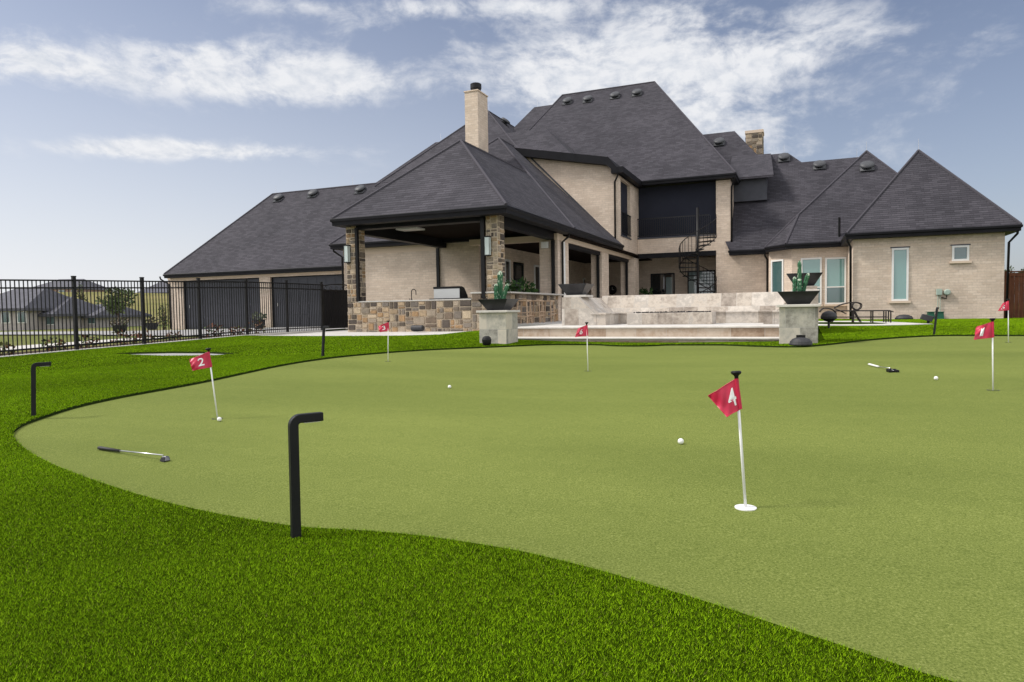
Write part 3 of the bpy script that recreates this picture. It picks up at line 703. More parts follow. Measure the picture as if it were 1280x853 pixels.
# doors at the back of the lower opening
def fopen(px0, px1, pyt, pyb, y, name, m, fm, zmin=None, bars=(), parent=None, sill=None, w=.07, head=False):
    x0, x1 = float(at(px0, (pyt+pyb)/2, y=y)[0]), float(at(px1, (pyt+pyb)/2, y=y)[0]); xm = (px0+px1)/2
    zt, zb = float(at(xm, pyt, y=y)[2]), float(at(xm, pyb, y=y)[2])
    if zmin is not None: zb = zmin
    wn = hp(MB().box(x0, x1, y-.012, y-.004, zb, zt), name, M[m])
    b = MB(); b.box(x0-w, x0, y-.05, y-.003, zb-w, zt+w); b.box(x1, x1+w, y-.05, y-.003, zb-w, zt+w); b.box(x0, x1, y-.05, y-.003, zt, zt+w); b.box(x0, x1, y-.05, y-.003, zb-w, zb)
    for f in bars: zz = zb + (zt-zb)*f; b.box(x0, x1, y-.045, y-.013, zz-.025, zz+.025)
    hp(b, 'frame', M[fm], wn)
    if sill: hp(MB().box(x0-w-.08, x1+w+.08, y-.09, y-.002, zb-w-.09, zb-w-.003), 'sill', M[sill], wn)
    if head: hp(MB().box(x0-w-.05, x1+w+.05, y-.015, y-.001, zt+w+.003, zt+w+.05), 'shadow_gap', M['navy'], wn)
    return wn
dw = fopen(815,842,343.5,372,39.98,'door','glass_dark','black',zmin=.02); 
xa, xb = float(at(832.5,355,y=39.9)[0]), float(at(840,355,y=39.9)[0]); hp(MB().box(xa, xb, 39.92, 39.96, .3, 2.2), 'pane', M['glass_door'], dw)
dw = fopen(861,892.5,340,372,39.5,'door','glass_door','black',zmin=.02)
hw('wall', M['brick'], (float(at(858,350,y=39.52)[0]), -3.2, 39.52, 39.99, 0, 3.2))
# bay
BW = 34.14
bx0, bx1 = -.36, 1.95
hw('wall', M['brick'], (bx0, bx1, BW, BW+.3, -.3, 3.05))
b = MB(); p_ = np.array([bx0, BW, -.3]); q_ = np.array([-1.40, 35.35, -.3]); dv = q_ - p_; nv = np.array([-dv[1], dv[0], 0]); nv = nv/np.linalg.norm(nv)
b.obox(p_, dv, -nv*.3, np.array([0, 0, 3.35])); b.box(-1.40, -1.1, 35.35, MY, -.3, 3.05); hp(b, 'wall', M['brick'])
fopen(1027 - 24, 1025, 324.5, 379, BW, 'window', 'glass', 'white', sill='trim_brick', bars=(.36,))
fopen(1033.5, 1055.5, 324, 378.5, BW, 'window', 'glass', 'white', sill='trim_brick', bars=(.36,))
# window in the angled side of the bay
un = dv/np.linalg.norm(dv); off = nv * (.012 if np.dot(nv, [-.39,-.92,0]) > 0 else -.012)
wa, wb = onplane(978.5, 345, p_, nv), onplane(966, 345, p_, nv); zt = float(onplane(972, 327, p_, nv)[2]); zb = float(onplane(972, 361, p_, nv)[2]) - .3
outn = off/np.linalg.norm(off); ww = wb - wa; ww[2] = 0; A_ = np.array([wa[0], wa[1], zb]) + outn*.004
wn = hp(MB().obox(A_, ww, outn*.01, np.array([0,0,zt-zb])), 'window', M['glass_mid'])
u_ = ww/np.linalg.norm(ww); L_ = np.linalg.norm(ww); hz = np.array([0,0,zt-zb+.14]); dn = np.array([0,0,-.07]); b = MB()
b.obox(A_ - u_*.07 + dn, u_*.07, outn*.05, hz); b.obox(A_ + u_*L_ + dn, u_*.07, outn*.05, hz); b.obox(A_ + dn, ww, outn*.05, -dn); b.obox(A_ + np.array([0,0,zt-zb]), ww, outn*.05, -dn); hp(b, 'frame', M['white'], wn)
# insect screens over the lower sashes
for a, c in ((1027-24, 1025), (1033.5, 1055.5)):
    x0, x1 = float(at(a, 362, y=BW)[0]), float(at(c, 362, y=BW)[0]); z0, z1 = float(at(1044,378.3,y=BW)[2]), float(at(1044,360.5,y=BW)[2]); hw('insect_screen', M['glass_mid'], (x0, x1, BW-.03, BW-.02, z0, z1))
# wing
WY = 30.63
hw('wall', M['brick'], (1.95, 7.0, WY, WY+.3, -.4, 3.05), (1.95, 2.25, WY+.3, 37, -.4, 3.05), (6.7, 7.0, WY+.3, 37, -.4, 3.05))
hw('frieze', M['trim_brick'], (1.94, 7.01, WY-.014, WY-.002, 2.70, 2.72), (1.94, 7.01, WY-.014, WY-.002, 3.0, 3.03))
fopen(1117, 1133, 312.5, 374, WY, 'window', 'glass', 'white', sill='trim_brick', head=True)
fopen(1192.5, 1208.5, 309.5, 324, WY, 'window', 'glass_mid', 'white', sill='trim_brick', head=True)
# downspouts
def dspout(pts, r=.045): hp(MB().tube(pts, r, 8), 'downspout', M['downspout'], smooth=True)
dspout([(1.72,30.35,3.1),(1.72,30.4,2.95),(1.85,30.56,2.75),(1.87,30.57,-.2)])
dspout([(7.33,30.35,3.1),(7.33,30.4,2.95),(7.12,30.6,2.65),(7.08,30.62,-.2)])
dspout([(-1.62,36.2,3.1),(-1.62,36.3,2.95),(-1.52,36.5,2.75),(-1.52,36.52,-.2)])
dspout([(-8.0,GW-.3,6.9),(-8.0,GW-.25,6.75),(-8.2,GW-.06,6.5),(-8.2,GW-.06,3.6)])
dspout([(-3.1,36.3,6.9),(-3.12,36.4,6.75),(-3.22,36.54,6.5),(-3.22,36.54,3.6)])
dspout([(-7.95,YA0+.35,3.3),(-7.98,YA0+.35,3.15),(XC+.07,YA0+.35,2.95),(XC+.07,YA0+.35,.05)])
dspout([(-19.0,24.85,3.3),(-19.0,24.9,3.15),(-18.72,25.12,2.9),(-18.72,25.12,-.3)])
dspout([(gx0-.3,28.65,2.7),(gx0-.3,28.7,2.55),(gx0+.12,28.88,2.25),(gx0+.12,28.9,-.35)])
hw('corner_trim', M['white'], (XC+.005, XC+.03, YA0+.62, YA0+.80, 0, 3.0))
# wall lanterns on the two stone columns
for (x0, x1) in CX:
    xm = x0 + .10; ln = hp(MB().box(xm-.075, xm+.075, KY-.16, KY-.035, 2.10, 2.62), 'wall_lantern', M['lantern'])
    b = MB()
    for sx in (-.09, .07):
        for sy in (-.175, -.045): b.box(xm+sx+.004, xm+sx+.014, KY+sy+.003, KY+sy+.013, 2.08, 2.63)
    b.box(xm-.085, xm+.085, KY-.17, KY-.02, 2.63, 2.66); b.box(xm-.085, xm+.085, KY-.17, KY-.02, 2.07, 2.09)
    hp(b, 'lantern_frame', M['black'], ln)
hw('speaker_box', M['white'], (XC-.6, XC-.34, YA0-.14, YA0-.005, 2.72, 2.95))
# chimneys
cy0 = 27.4; cxa, cxb = float(at(581.3,150,y=cy0)[0]), float(at(597.6,150,y=cy0)[0]); cz = float(at(597.5,113.2,y=cy0)[2])
ch = hw('chimney', M['brick'], (cxa, cxb, cy0, cy0+1.02, 6.2, cz)); hp(MB().box(cxa-.03, cxb+.03, cy0-.03, cy0+1.05, cz+.002, cz+.05), 'chimney_cap', M['trim_brick'], ch)
hp(MB().lathe([(.22,0),(.22,.18),(.25,.2),(.25,.40),(.2,.43)], ((cxa+cxb)/2, cy0+.5, cz+.05), 20), 'flue_pot', M['downspout'], ch, smooth=False)
x0, x1 = float(at(932.5,178,y=45)[0]), float(at(953,178,y=45)[0]); z1 = float(at(942,165.5,y=45)[2])
b = stone_box(x0, x1, 45, 46, 9.0, z1 - .05, 90, lo=.16, hi=.5); ch2 = hp(b, 'chimney', M['ashlar']); hp(MB().box(x0-.06, x1+.06, 44.94, 46.06, z1-.048, z1+.12), 'chimney_cap', M['trim_brick'], ch2)
# roof vents and lightning rods: on the roof they stand on
def slope_hit(px, py, y0, z0, m): return onplane(px, py, (0, y0, z0), np.array([0, -m, 1.0]))
vent_proto = None
def vent(key, p, n):
    global vent_proto
    n = Vector(n).normalized()
    if vent_proto is None:
        b = MB(); b.lathe([(.20,0),(.20,.10),(.33,.11),(.37,.14),(.37,.18),(.34,.23),(.27,.27),(.16,.295),(.05,.30)], (0,0,0), 28); b.box(-.36,.36,-.40,.36,.004,.02)
        o = b.build('roof_vent', M['vent'], None, smooth=True); vent_proto = o
    else: o = vent_proto.copy(); COL.objects.link(o)
    o.scale = (.86, .86, .86); o.parent = roofs[key]; o.location = Vector(p) - Vector(H0)
    up = (n * .85 + Vector((0, 0, 1)) * .15).normalized(); o.rotation_euler = up.to_track_quat('Z', 'Y').to_euler()
for px, py in [(349,249),(392,243.5),(451,238.5)]: vent('garage', slope_hit(px, py, 28.55, 2.82, 1.025), (0,-1,1))
for px, py in [(709.5,128),(735,125.5),(769,121),(796.5,117.5)]: vent('main', slope_hit(px, py, 36.1, 7.13, 1.0), (0,-1,1))
vent('rear_right', slope_hit(899,179,36.13,3.26,1.1), (0,-1,1)); vent('right', slope_hit(980,198.5,36.1,Z_E,1.104), (0,-1,1)); vent('right_low', slope_hit(1024,208,36.12,Z_E,1.1), (0,-1,1)); vent('bay', slope_hit(1083.5,209.5,33.78,Z_E,1.13), (0,-1,1))
for y in (39.6, 42.2): vent('back', (-17.0, y, 12.1), (1,0,1))
rod_proto = None
for key, px, py, y in [('garage',345,243,33.4),('garage',441,232,33.4),('back_low',551,178,36),('main',710,119,43.5),('main',811,104,43.5),('main_low',672,134,42.77),('rear_right',914,170,43.05),('right',980,192,41.2),('right_low',1071,198,40.6),('bay',1083,190,37.9),('wing',1148,189,32.75),('back',611,140,38)]:
    p = at(px, py, y=y); z = p[2]
    if rod_proto is None: o = MB().tube([(0,0,-.25),(0,0,.50)], [.012,.006], 6).build('lightning_rod', M['steel']); rod_proto = o
    else: o = rod_proto.copy(); COL.objects.link(o)
    o.parent = roofs[key]; o.location = Vector(p) - Vector(H0)
hp(MB().tube([(1.6,34.0,3.4),(1.6,34.0,4.35)], .05, 8), 'vent_pipe', M['black'], roofs['bay'])

# ------------------------------------------------------------------ outdoor kitchen and bar
zt = .76
kc = thing('kitchen_counter', 'long stone-faced outdoor kitchen counter between the porch columns', 'counter', (KX0, KY, -.2))
kb = stone_box(KX0 - .0, KX1 - .9, KY, KY + .75, -.3, zt, 11, lo=.11, hi=.46)
kb.build('stone_wall', M['ashlar'], kc, kc.location)
MB().box(KX0 + .42, KX1 - .903, KY - .035, KY + .8, zt + .002, zt + .042).build('countertop', M['granite'], kc, kc.location, bevel=.006)
MB().box(KX0 + .7, KX0 + 1.7, KY + .2, KY + .6, zt + .043, zt + .05).build('sink', M['black'], kc, kc.location)
fp = at(513.5, 376, y=KY + .45)
fau = MB(); fx_ = float(fp[0]); fy_ = KY + .5; fz_ = zt + .043
fau.tube([(fx_, fy_, fz_), (fx_, fy_, fz_ + .27)] + [(fx_ + .085 - .085 * math.cos(a), fy_, fz_ + .27 + .085 * math.sin(a)) for a in np.linspace(.3, PI, 8)] + [(fx_ + .17, fy_, fz_ + .17)], .014, 8)
fau.lathe([(.03, 0), (.03, .03), (.018, .04)], (fx_, fy_, fz_), 12); fau.tube([(fx_ - .07, fy_, fz_), (fx_ - .07, fy_, fz_ + .06)], .012, 8)
fau.build('faucet', M['downspout'], kc, kc.location, smooth=True)
ZBAR = float(at(640, 366.4, x=KX1 + .1)[2])
YBE = float(at(697, 390, x=KX1)[1])
bc = thing('bar_counter', 'raised stone bar with a pale slab top running back from the right porch column', 'bar counter', (KX1, KY, -.2))
bb = MB(); bb.cur = (.55, .47, .37); bb.box(KX1 - .9, KX1, KY + .003, KY + .4, -.3, .95); bb.box(KX1 - .35, KX1, KY + .4, YBE, -.05, .95)
stones(bb, (KX1 - .9, KY + .003, -.3), (1,0,0), (0,0,1), .9, 1.25, 61, lo=.13, hi=.5); stones(bb, (KX1, KY + .003, -.3), (0,1,0), (0,0,1), YBE - KY, 1.25, 62, lo=.13, hi=.5)
bb.build('stone_wall', M['ashlar'], bc, bc.location)
MB().box(KX1 - .92, KX1 + .02, KY - .04, KY + .42, .952, 1.0).box(KX1 - .5, KX1 + .22, KY + .421, YBE + .1, .952, 1.0).build('countertop', M['granite'], bc, bc.location, bevel=.006)
# grill
g0, g1 = float(at(543, 370, y=KY + .25)[0]), float(at(575, 370, y=KY + .25)[0])
gr = thing('grill', 'built-in steel barbecue with a dark hood on the stone counter', 'grill', ((g0+g1)/2, KY + .5, zt + .042))
b = MB(); hz0 = zt + .044
b.box(g0, g1, KY + .22, KY + .25, hz0, hz0 + .33); b.build('back_panel', M['steel'], gr, gr.location)
b = MB(); prof = [(KY + .251, hz0), (KY + .251, hz0 + .34), (KY + .34, hz0 + .40), (KY + .52, hz0 + .36), (KY + .74, hz0 + .12), (KY + .78, hz0)]; k = len(prof)
b.add([(g0 - .01, y, z) for y, z in prof] + [(g1 + .02, y, z) for y, z in prof], [tuple(range(k))[::-1], tuple(range(k, 2*k))] + [(i, (i+1) % k, k+(i+1) % k, k+i) for i in range(k)])
b.box(g0 - .01, g1 + .02, KY + .20, KY + .2505, hz0 + .332, hz0 + .40); b.build('hood', M['black'], gr, gr.location)
MB().box(g0 - .1, g1 + .38, KY + .1, KY + .72, zt + .0425, zt + .075).build('tray', M['black'], gr, gr.location)
# bar stools
def make_stool():
    s = thing('bar_stool', '', 'stool', (0, 0, 0), 'timber bar stools along the stone bar')
    MB().box(-.19, .19, -.19, .19, .70, .745).build('seat', M['bamboo'], s, bevel=.012)
    for sx in (-1, 1):
        for sy in (-1, 1): MB().tube([(sx*.15, sy*.15, .70), (sx*.19, sy*.19, 0)], .024, 4, square=True).build('leg', M['bamboo'], s)
    b = MB()
    for z in (.22, .34):
        k = .19 - .04*z/.7
        for sx in (-1, 1):
            b.box(-k, k, sx*k-.012, sx*k+.012, z-.012, z+.012); b.box(sx*k-.012, sx*k+.012, -k, k, z+.014, z+.038)
    b.build('rungs', M['bamboo'], s); return s
stool0 = make_stool()
for i, (y, lab) in enumerate([(19.95, 'timber bar stool nearest the big stone porch column, under the bar top'), (21.05, 'middle timber bar stool under the raised stone bar'), (22.15, 'timber bar stool farthest along the bar, beside the travertine pedestal')]):
    o = stool0 if i == 0 else copy_tree(stool0)
    o.location = (KX1 + .36, y, 0); o['label'] = lab

# ------------------------------------------------------------------ planter pillars, bowls and cacti
def pillar(px0, px1, pb, pt, label):
    y0 = float(gp((px0+px1)/2, pb)[1]); x0 = float(at(px0, 410, y=y0)[0]); x1 = float(at(px1, 410, y=y0)[0]); z1 = float(at((px0+px1)/2, pt, y=y0)[2]); w = x1 - x0
    zb = Tz((x0+x1)/2, y0) - .1
    t = thing('planter_pillar', label, 'pillar', ((x0+x1)/2, y0 + w/2, zb), 'stone pillars at the ends of the steps')
    MB().box(x0, x1, y0, y0 + w, zb, z1 - .055).build('shaft', M['slate'], t, t.location, bevel=.008)
    MB().box(x0 - .05, x1 + .05, y0 - .05, y0 + w + .05, z1 - .053, z1).build('cap', M['coping'], t, t.location, bevel=.008)
    return (x0, x1, y0, y0 + w, z1)
PL = pillar(599, 633, 431.6, 388.2, 'grey-green stone pillar at the left end of the steps, carrying a cactus bowl')
PR = pillar(974, 1022.5, 431.8, 380.6, 'grey-green stone pillar at the right end of the steps, carrying a cactus bowl')
NOGRASS += [np.array([(P[0], P[2]), (P[1], P[2]), (P[1], P[3]), (P[0], P[3])]) for P in (PL, PR)]
def bowl(c, top, bot, h, m, label, name='planter_bowl', fill='soil', cat='bowl', group=None):
    q = math.sqrt(.5) * 1.0; t = thing(name, label, cat, c, group)
    r2 = math.sqrt(2)/2
    b = MB(); b.lathe([(bot*r2, 0), (top*r2, h), (top*r2 - .03, h + .003), (top*r2 - .06, h - .05)], (0, 0, 0), 4, square=True); b.build('body', M[m], t)
    MB().lathe([(top*r2 - .066, h - .06), (top*r2 - .068, h - .035)], (0, 0, 0), 4, square=True).build('filling', M[fill], t); return t
cL = ((PL[0]+PL[1])/2 + .02, (PL[2]+PL[3])/2 - .02, PL[4]); cR = ((PR[0]+PR[1])/2, (PR[2]+PR[3])/2 - .02, PR[4])
bowl(cL, .72, .40, .25, 'bowl', 'dark square planter bowl with a cactus on the left stone pillar', group='square planter bowls on the pillars')
bowl(cR, .76, .40, .25, 'bowl', 'dark square planter bowl with a cactus on the right stone pillar', group='square planter bowls on the pillars')
def cactus(label, base_, stems):
    b = MB(); r = random.Random(len(label)); n = 16
    for (dx, dy, lean, h, rad) in stems:
        rings = []; k = 16
        for i in range(k + 1):
            t = i/k; rr = rad * (1.0 if t < .85 else math.sqrt(max(.02, 1 - ((t-.85)/.155)**2))) * (1 + .07*math.sin(t*22 + dx*40)) * (.86 + .14*min(1, t*4))
            cx, cy, cz = base_[0] + dx + lean*t**1.3, base_[1] + dy, base_[2] + h*t
            rings.append([(cx + rr*(1 if j % 2 else .80)*math.cos(2*PI*j/n), cy + rr*(1 if j % 2 else .80)*math.sin(2*PI*j/n), cz) for j in range(n)])
        vs = [v for R in rings for v in R]; fs = []; 
        o = len(b.v); b.v += vs
        for i in range(k):
            for j in range(n):
                top = i > k*.86; g = r.uniform(.8, 1.25)
                c = (.40*g, .46*g, .36*g) if (top and r.random() < .6) else ((.028*g, .105*g, .05*g) if j % 2 else (.045*g, .14*g, .07*g))
                if r.random() < .05: c = (.3, .36, .28)
                b.f.append((o+i*n+j, o+i*n+(j+1) % n, o+(i+1)*n+(j+1) % n, o+(i+1)*n+j)); b.c.append(c)
        b.f.append(tuple(o+k*n+j for j in range(n))); b.c.append((.42, .48, .38))
    o = b.build('cactus', M['cactus'], None, base_); o.location = base_; tag(o, label, 'cactus', 'cacti in the pillar bowls')
ppm = F / depth((cL[0], cL[1], 0)); 
cactus('green columnar cactus with two short arms in the left pillar bowl', (cL[0], cL[1], cL[2] + .2), [((618-616)/ppm, 0, .01, 38/ppm + .0, .062), ((616-616)/ppm - .03, -.06, 0, 22/ppm, .055), ((622.5-616)/ppm, -.03, .13, 22/ppm, .05)])
ppm = F / depth((cR[0], cR[1], 0))
cactus('green cactus of four stems, one tall, in the right pillar bowl', (cR[0], cR[1], cR[2] + .2), [(1.0/ppm, .03, 0, 42/ppm, .042), (-4.5/ppm, -.02, 0, 22/ppm, .042), (1/ppm, -.07, 0, 19/ppm, .05), (5/ppm, 0, .10, 26/ppm, .045)])

# ------------------------------------------------------------------ the travertine fire-pit seating
YT = float(at(715, 406.9, z=0)[1]); xl = float(at(702.3, 390, y=YT)[0]); xr = float(at(1023, 390, y=YT)[0]); ztop = float(at(720, 371.6, y=YT)[2])
x1 = float(at(725, 395, y=YT)[0]); x2 = float(at(757, 395, y=YT)[0]); x3 = float(at(783.6, 398, y=YT + .35)[0]); x4 = float(at(890.5, 398, y=YT + .35)[0])
zs = float(at(745, 391.5, y=YT)[2]); YW = YT + 2.0
ts = thing('fire_pit_seating', 'low cream travertine bench wall curved round a central fire pit on the patio', 'bench wall', ((xl+xr)/2, YT, 0))
o_ = ts.location
def arm(sgn, xe, xi, xo):
    """end arm: outer pedestal with a sloped back towards the seat"""
    b = MB(); q = [(xe, 0), (xo, 0), (xo, zs - .04), (xi, ztop), (xe, ztop)]
    vs = [(x, YT, z) for x, z in q] + [(x, YW + .35, z) for x, z in q]; k = 5
    fs = [tuple(range(k)), tuple(range(k, 2*k))[::-1]] + [((i+1) % k, i, k+i, k+(i+1) % k) for i in range(k)]
    if sgn < 0: fs = [f[::-1] for f in fs]
    b.add(vs, fs); return b.build('arm', M['travertine'], ts, o_)
aw = x1 - xl + .12
arm(1, xl, xl + .45, xl + .95); arm(-1, xr, xr - .45, xr - .95)
b = MB(); ZW = ztop + .06; q = [(YW, zs - .04), (YW + .26, ZW), (YW + .6, ZW), (YW + .6, 0), (YW, 0)]; k = 5
b.add([(xl + .5, y, z) for y, z in q] + [(xr - .5, y, z) for y, z in q], [tuple(range(k))[::-1], tuple(range(k, 2*k))] + [(i, (i+1) % k, k+(i+1) % k, k+i) for i in range(k)]); b.build('back_wall', M['travertine'], ts, o_)
MB().box(xl + .955, x2, YT + .003, YW - .003, 0, zs - .045).box(xr - (x2 - xl), xr - .955, YT + .003, YW - .003, 0, zs - .045).box(x2, xr - (x2 - xl), YW - .55, YW - .003, 0, zs - .045).build('seat_base', M['travertine'], ts, o_)
MB().box(xl + .80, x2 + .03, YT - .03, YW - .002, zs - .044, zs).box(xr - (x2 - xl) - .03, xr - .80, YT - .03, YW - .002, zs - .044, zs).box(x2 + .03, xr - (x2 - xl) - .03, YW - .58, YW - .002, zs - .044, zs).build('seat_slab', M['travertine'], ts, o_, bevel=.008)
fpx = MB().box(x3, x4, YT + .35, YT + 1.15, 0, zs - .02).build('fire_pit', M['travertine'], ts, o_, bevel=.008)
b = MB(); r = random.Random(5)
for i in range(190):
    c = (r.uniform(x3 + .12, x4 - .12), r.uniform(YT + .45, YT + 1.05), zs - .025 + r.uniform(0, .022)); s_ = r.uniform(.02, .038)
    b.hull([(c[0] + s_*r.uniform(.6, 1.2)*math.cos(a)*math.cos(e), c[1] + s_*math.sin(a)*math.cos(e), c[2] + s_*.8*math.sin(e)) for a, e in [(r.uniform(0, 6.28), r.uniform(-1.2, 1.4)) for _ in range(9)]])
b.build('lava_rock', M['lava'], fpx)
for ob in [fpx.children[0]]: ob.data.transform(Matrix.Translation(Vector((-o_[0], -o_[1], -o_[2]))))
for xa, xb in ((xl - .03, xl + .60), (xr - .60, xr + .03)): MB().box(xa, xb, YT + .25, YT + .95, ztop + .001, ztop + .06).build('pedestal_cap', M['coping'], ts, o_, bevel=.008)
bw_ = .80
cB = (float(at(720.5, 366, y=YT + .6)[0]), YT + .6, ztop + .06); bowl(cB, .80, .42, .30, 'bowl_copper', 'dark metal fire bowl on the left travertine pedestal in front of the porch posts', 'fire_bowl', 'lava', group='metal fire bowls on the travertine pedestals')
cB = (float(at(1006, 357, y=YT + .6)[0]), YT + .6, float(at(1006, 358, y=YT + .6)[2])); 
MB().box(xr - .56, xr - .02, YT + .3, YT + .9, ztop + .061, cB[2] - .002).build('pedestal_block', M['travertine'], ts, o_)
bowl((xr - .3, YT + .6, cB[2]), .80, .42, .30, 'bowl_copper', 'dark metal fire bowl behind the right-hand cactus', 'fire_bowl', 'lava', group='metal fire bowls on the travertine pedestals')

# ------------------------------------------------------------------ golf: flags, balls, putters
def digit_tris(ch):
    cu = bpy.data.curves.new('digit', 'FONT'); cu.body = ch; cu.size = 1; cu.offset = .010; cu.resolution_u = 3
    ob = bpy.data.objects.new('digit', cu); COL.objects.link(ob); dg = bpy.context.evaluated_depsgraph_get(); me = ob.evaluated_get(dg).to_mesh()
    V = np.array([v.co[:2] for v in me.vertices]); Fc = [tuple(p.vertices) for p in me.polygons]
    ob.evaluated_get(dg).to_mesh_clear(); bpy.data.objects.remove(ob); bpy.data.curves.remove(cu)
    V = (V - V.min(0)) / (V.max(0) - V.min(0)); return V, Fc
def flag(ch, bpx, tpx, quad, dz4, label, ripple=.012, box=(.34, .66, .22, .78), cup=False, flip=False):
    """bpx/tpx: foot and top of the pole in the photo; quad: cloth corners pole-top, pole-bottom, outer-bottom, outer-top; dz4: how far the outer corners hang towards (-) or away from the viewer"""
    base_ = gp(*bpx, .004); d = depth(base_); top = at(*tpx, d=d + .005)
    t = thing('golf_flag', label, 'golf flag', base_, 'numbered red golf flags on the putting green')
    o = base_; L = np.linalg.norm(top - base_); ax = (top - base_)/L; kn = .052
    MB().tube([base_ - ax*.03, top - ax*kn], .0072, 10).build('pole', M['pole_white'], t, o, smooth=True)
    k = MB(); pr = [(-kn-.004, .011), (-.03, .010), (-.022, .013), (-.014, .024), (-.006, .027), (0, .022)]
    k.tube([top + ax*z for z, _ in pr], [q for _, q in pr], 14); k.build('knob', M['black'], t, o, smooth=True)
    P = [at(*quad[0], d=d), at(*quad[1], d=d), at(*quad[2], d=d + dz4[0]), at(*quad[3], d=d + dz4[1])]
    W = np.linalg.norm(P[3] - P[0]); nrm = np.cross(P[1] - P[0], P[3] - P[0]); nrm /= np.linalg.norm(nrm)
    if np.dot(nrm, EYE - P[0]) < 0: nrm = -nrm
    def Sf(u, v):
        p = P[0]*(1-u)*(1-v) + P[1]*(1-u)*v + P[2]*u*v + P[3]*u*(1-v)
        return p + nrm * (ripple * u * math.sin(5.5*u + 3.2*v + len(label)) + ripple*.5*u*math.sin(11*u*(1-v) + 6*v + 1) + ripple*.35*u*u*math.sin(19*u*(1-.5*v) - 7*v) + ripple*.25*math.sin(PI*v)*math.sin(9*u))
    nu, nv = 22, 14; b = MB()
    for side in (1, -1):
        oo = len(b.v); b.v += [tuple(Sf(i/nu, j/nv) + nrm*.0006*side) for j in range(nv+1) for i in range(nu+1)]
        for j in range(nv):
            for i in range(nu):
                q = (oo+j*(nu+1)+i, oo+j*(nu+1)+i+1, oo+(j+1)*(nu+1)+i+1, oo+(j+1)*(nu+1)+i); b.f.append(q if side < 0 else q[::-1]); b.c.append(None)
    fl = b.build('flag_cloth', M['red'], t, o, smooth=True)
    MB().tube([P[0] + nrm*.0, (P[0]+P[1])/2, P[1]], .0105, 10).build('sleeve', M['red'], fl, (0, 0, 0)).data.transform(Matrix.Translation(Vector(-o)))
    h = MB(); h.tube([Sf(i/12, 0) for i in range(13)], .0022, 5); h.tube([Sf(i/12, 1) for i in range(13)], .0022, 5); h.tube([Sf(1, i/8) for i in range(9)], .0022, 5); h.build('hem', M['red'], fl, o)
    V, Fc = digit_tris(ch); u0, u1, v0, v1 = box; b = MB()
    # the cloth hangs to the left of its pole, so the digit reads from the outer edge towards the pole
    for side in (1,):
        b.add([Sf(u1 + (u0 - u1)*x, v1 + (v0 - v1)*y) + nrm*.0022 for x, y in V], Fc)
    b.build('number', M['pole_white'], fl, o)
    c = MB(); cc = np.array([base_[0], base_[1], Tz(base_[0], base_[1]) + .006])
    if cup: c.lathe([(.054, -.02), (.054, .002), (.05, .003), (.02, .002)], cc, 28); c.build('cup', M['pole_white'], t, o)
    else: c.lathe([(.054, -.02), (.054, .0), (.047, .0), (.046, -.004)], cc, 28); c.build('cup', M['bowl'], t, o)
    return t
flag('4', (932,635), (920,464), [(920.3,473.5),(925.3,511.5),(908.5,521),(885.3,495)], (-.02,.03), 'red flag numbered 4 on a leaning pole, nearest on the putting green', .011, (.12, .52, .20, .80), cup=True)
flag('2', (272,523.5), (260.3,435.5), [(260.6,440),(264.2,459),(240.5,463.5),(237.3,449.5)], (-.05,-.02), 'red flag numbered 2 on a strongly leaning pole on the left of the green', .016, (.32, .62, .2, .78))
flag('6', (735,464), (733.3,403), [(733.6,406.5),(734.6,419.6),(718.8,421.6),(722.3,411)], (.0,.03), 'red flag numbered 6 in front of the patio steps', .016, (.42, .68, .24, .78))
flag('3', (485,452), (485.3,401), [(485.3,403),(486,413.4),(475.6,415.5),(472.6,408)], (.0,.02), 'red flag numbered 3 in front of the stone kitchen counter', .02, (.36, .68, .22, .78))
flag('1', (1241.3,488), (1240.5,398), [(1241,402.3),(1241.3,422),(1216.4,424.8),(1222,408.5)], (.0,.04), 'red flag numbered 1 with folded cloth on the right side of the green', .02, (.52, .70, .22, .80))
flag('5', (1260.5,428), (1260.3,374), [(1260.3,376.3),(1260.6,388),(1247.5,388.8),(1253.3,379.5)], (.0,.05), 'farthest red flag at the right, in front of the timber fence', .022, (.42, .78, .35, .85))
def ball(px, py, label):
    p = gp(px, py, .004); b = MB(); bm = bmesh.new(); bmesh.ops.create_icosphere(bm, subdivisions=4, radius=.02135)
    rr = random.Random(3)
    b.add([v.co for v in bm.verts], [[v.index for v in f.verts] for f in bm.faces]); bm.free()
    o = b.build('golf_ball', M['ball'], None, smooth=True); o.location = (p[0], p[1], Tz(p[0], p[1]) + .0255); tag(o, label, 'golf ball', 'white golf balls on the putting green')
ball(851, 555.5, 'white golf ball to the left of flag 4'); ball(562, 485.8, 'small white golf ball alone in the middle of the green'); ball(1170, 475.3, 'white golf ball near the black mallet putter'); ball(274.3, 527, 'white golf ball at the foot of flag 2')
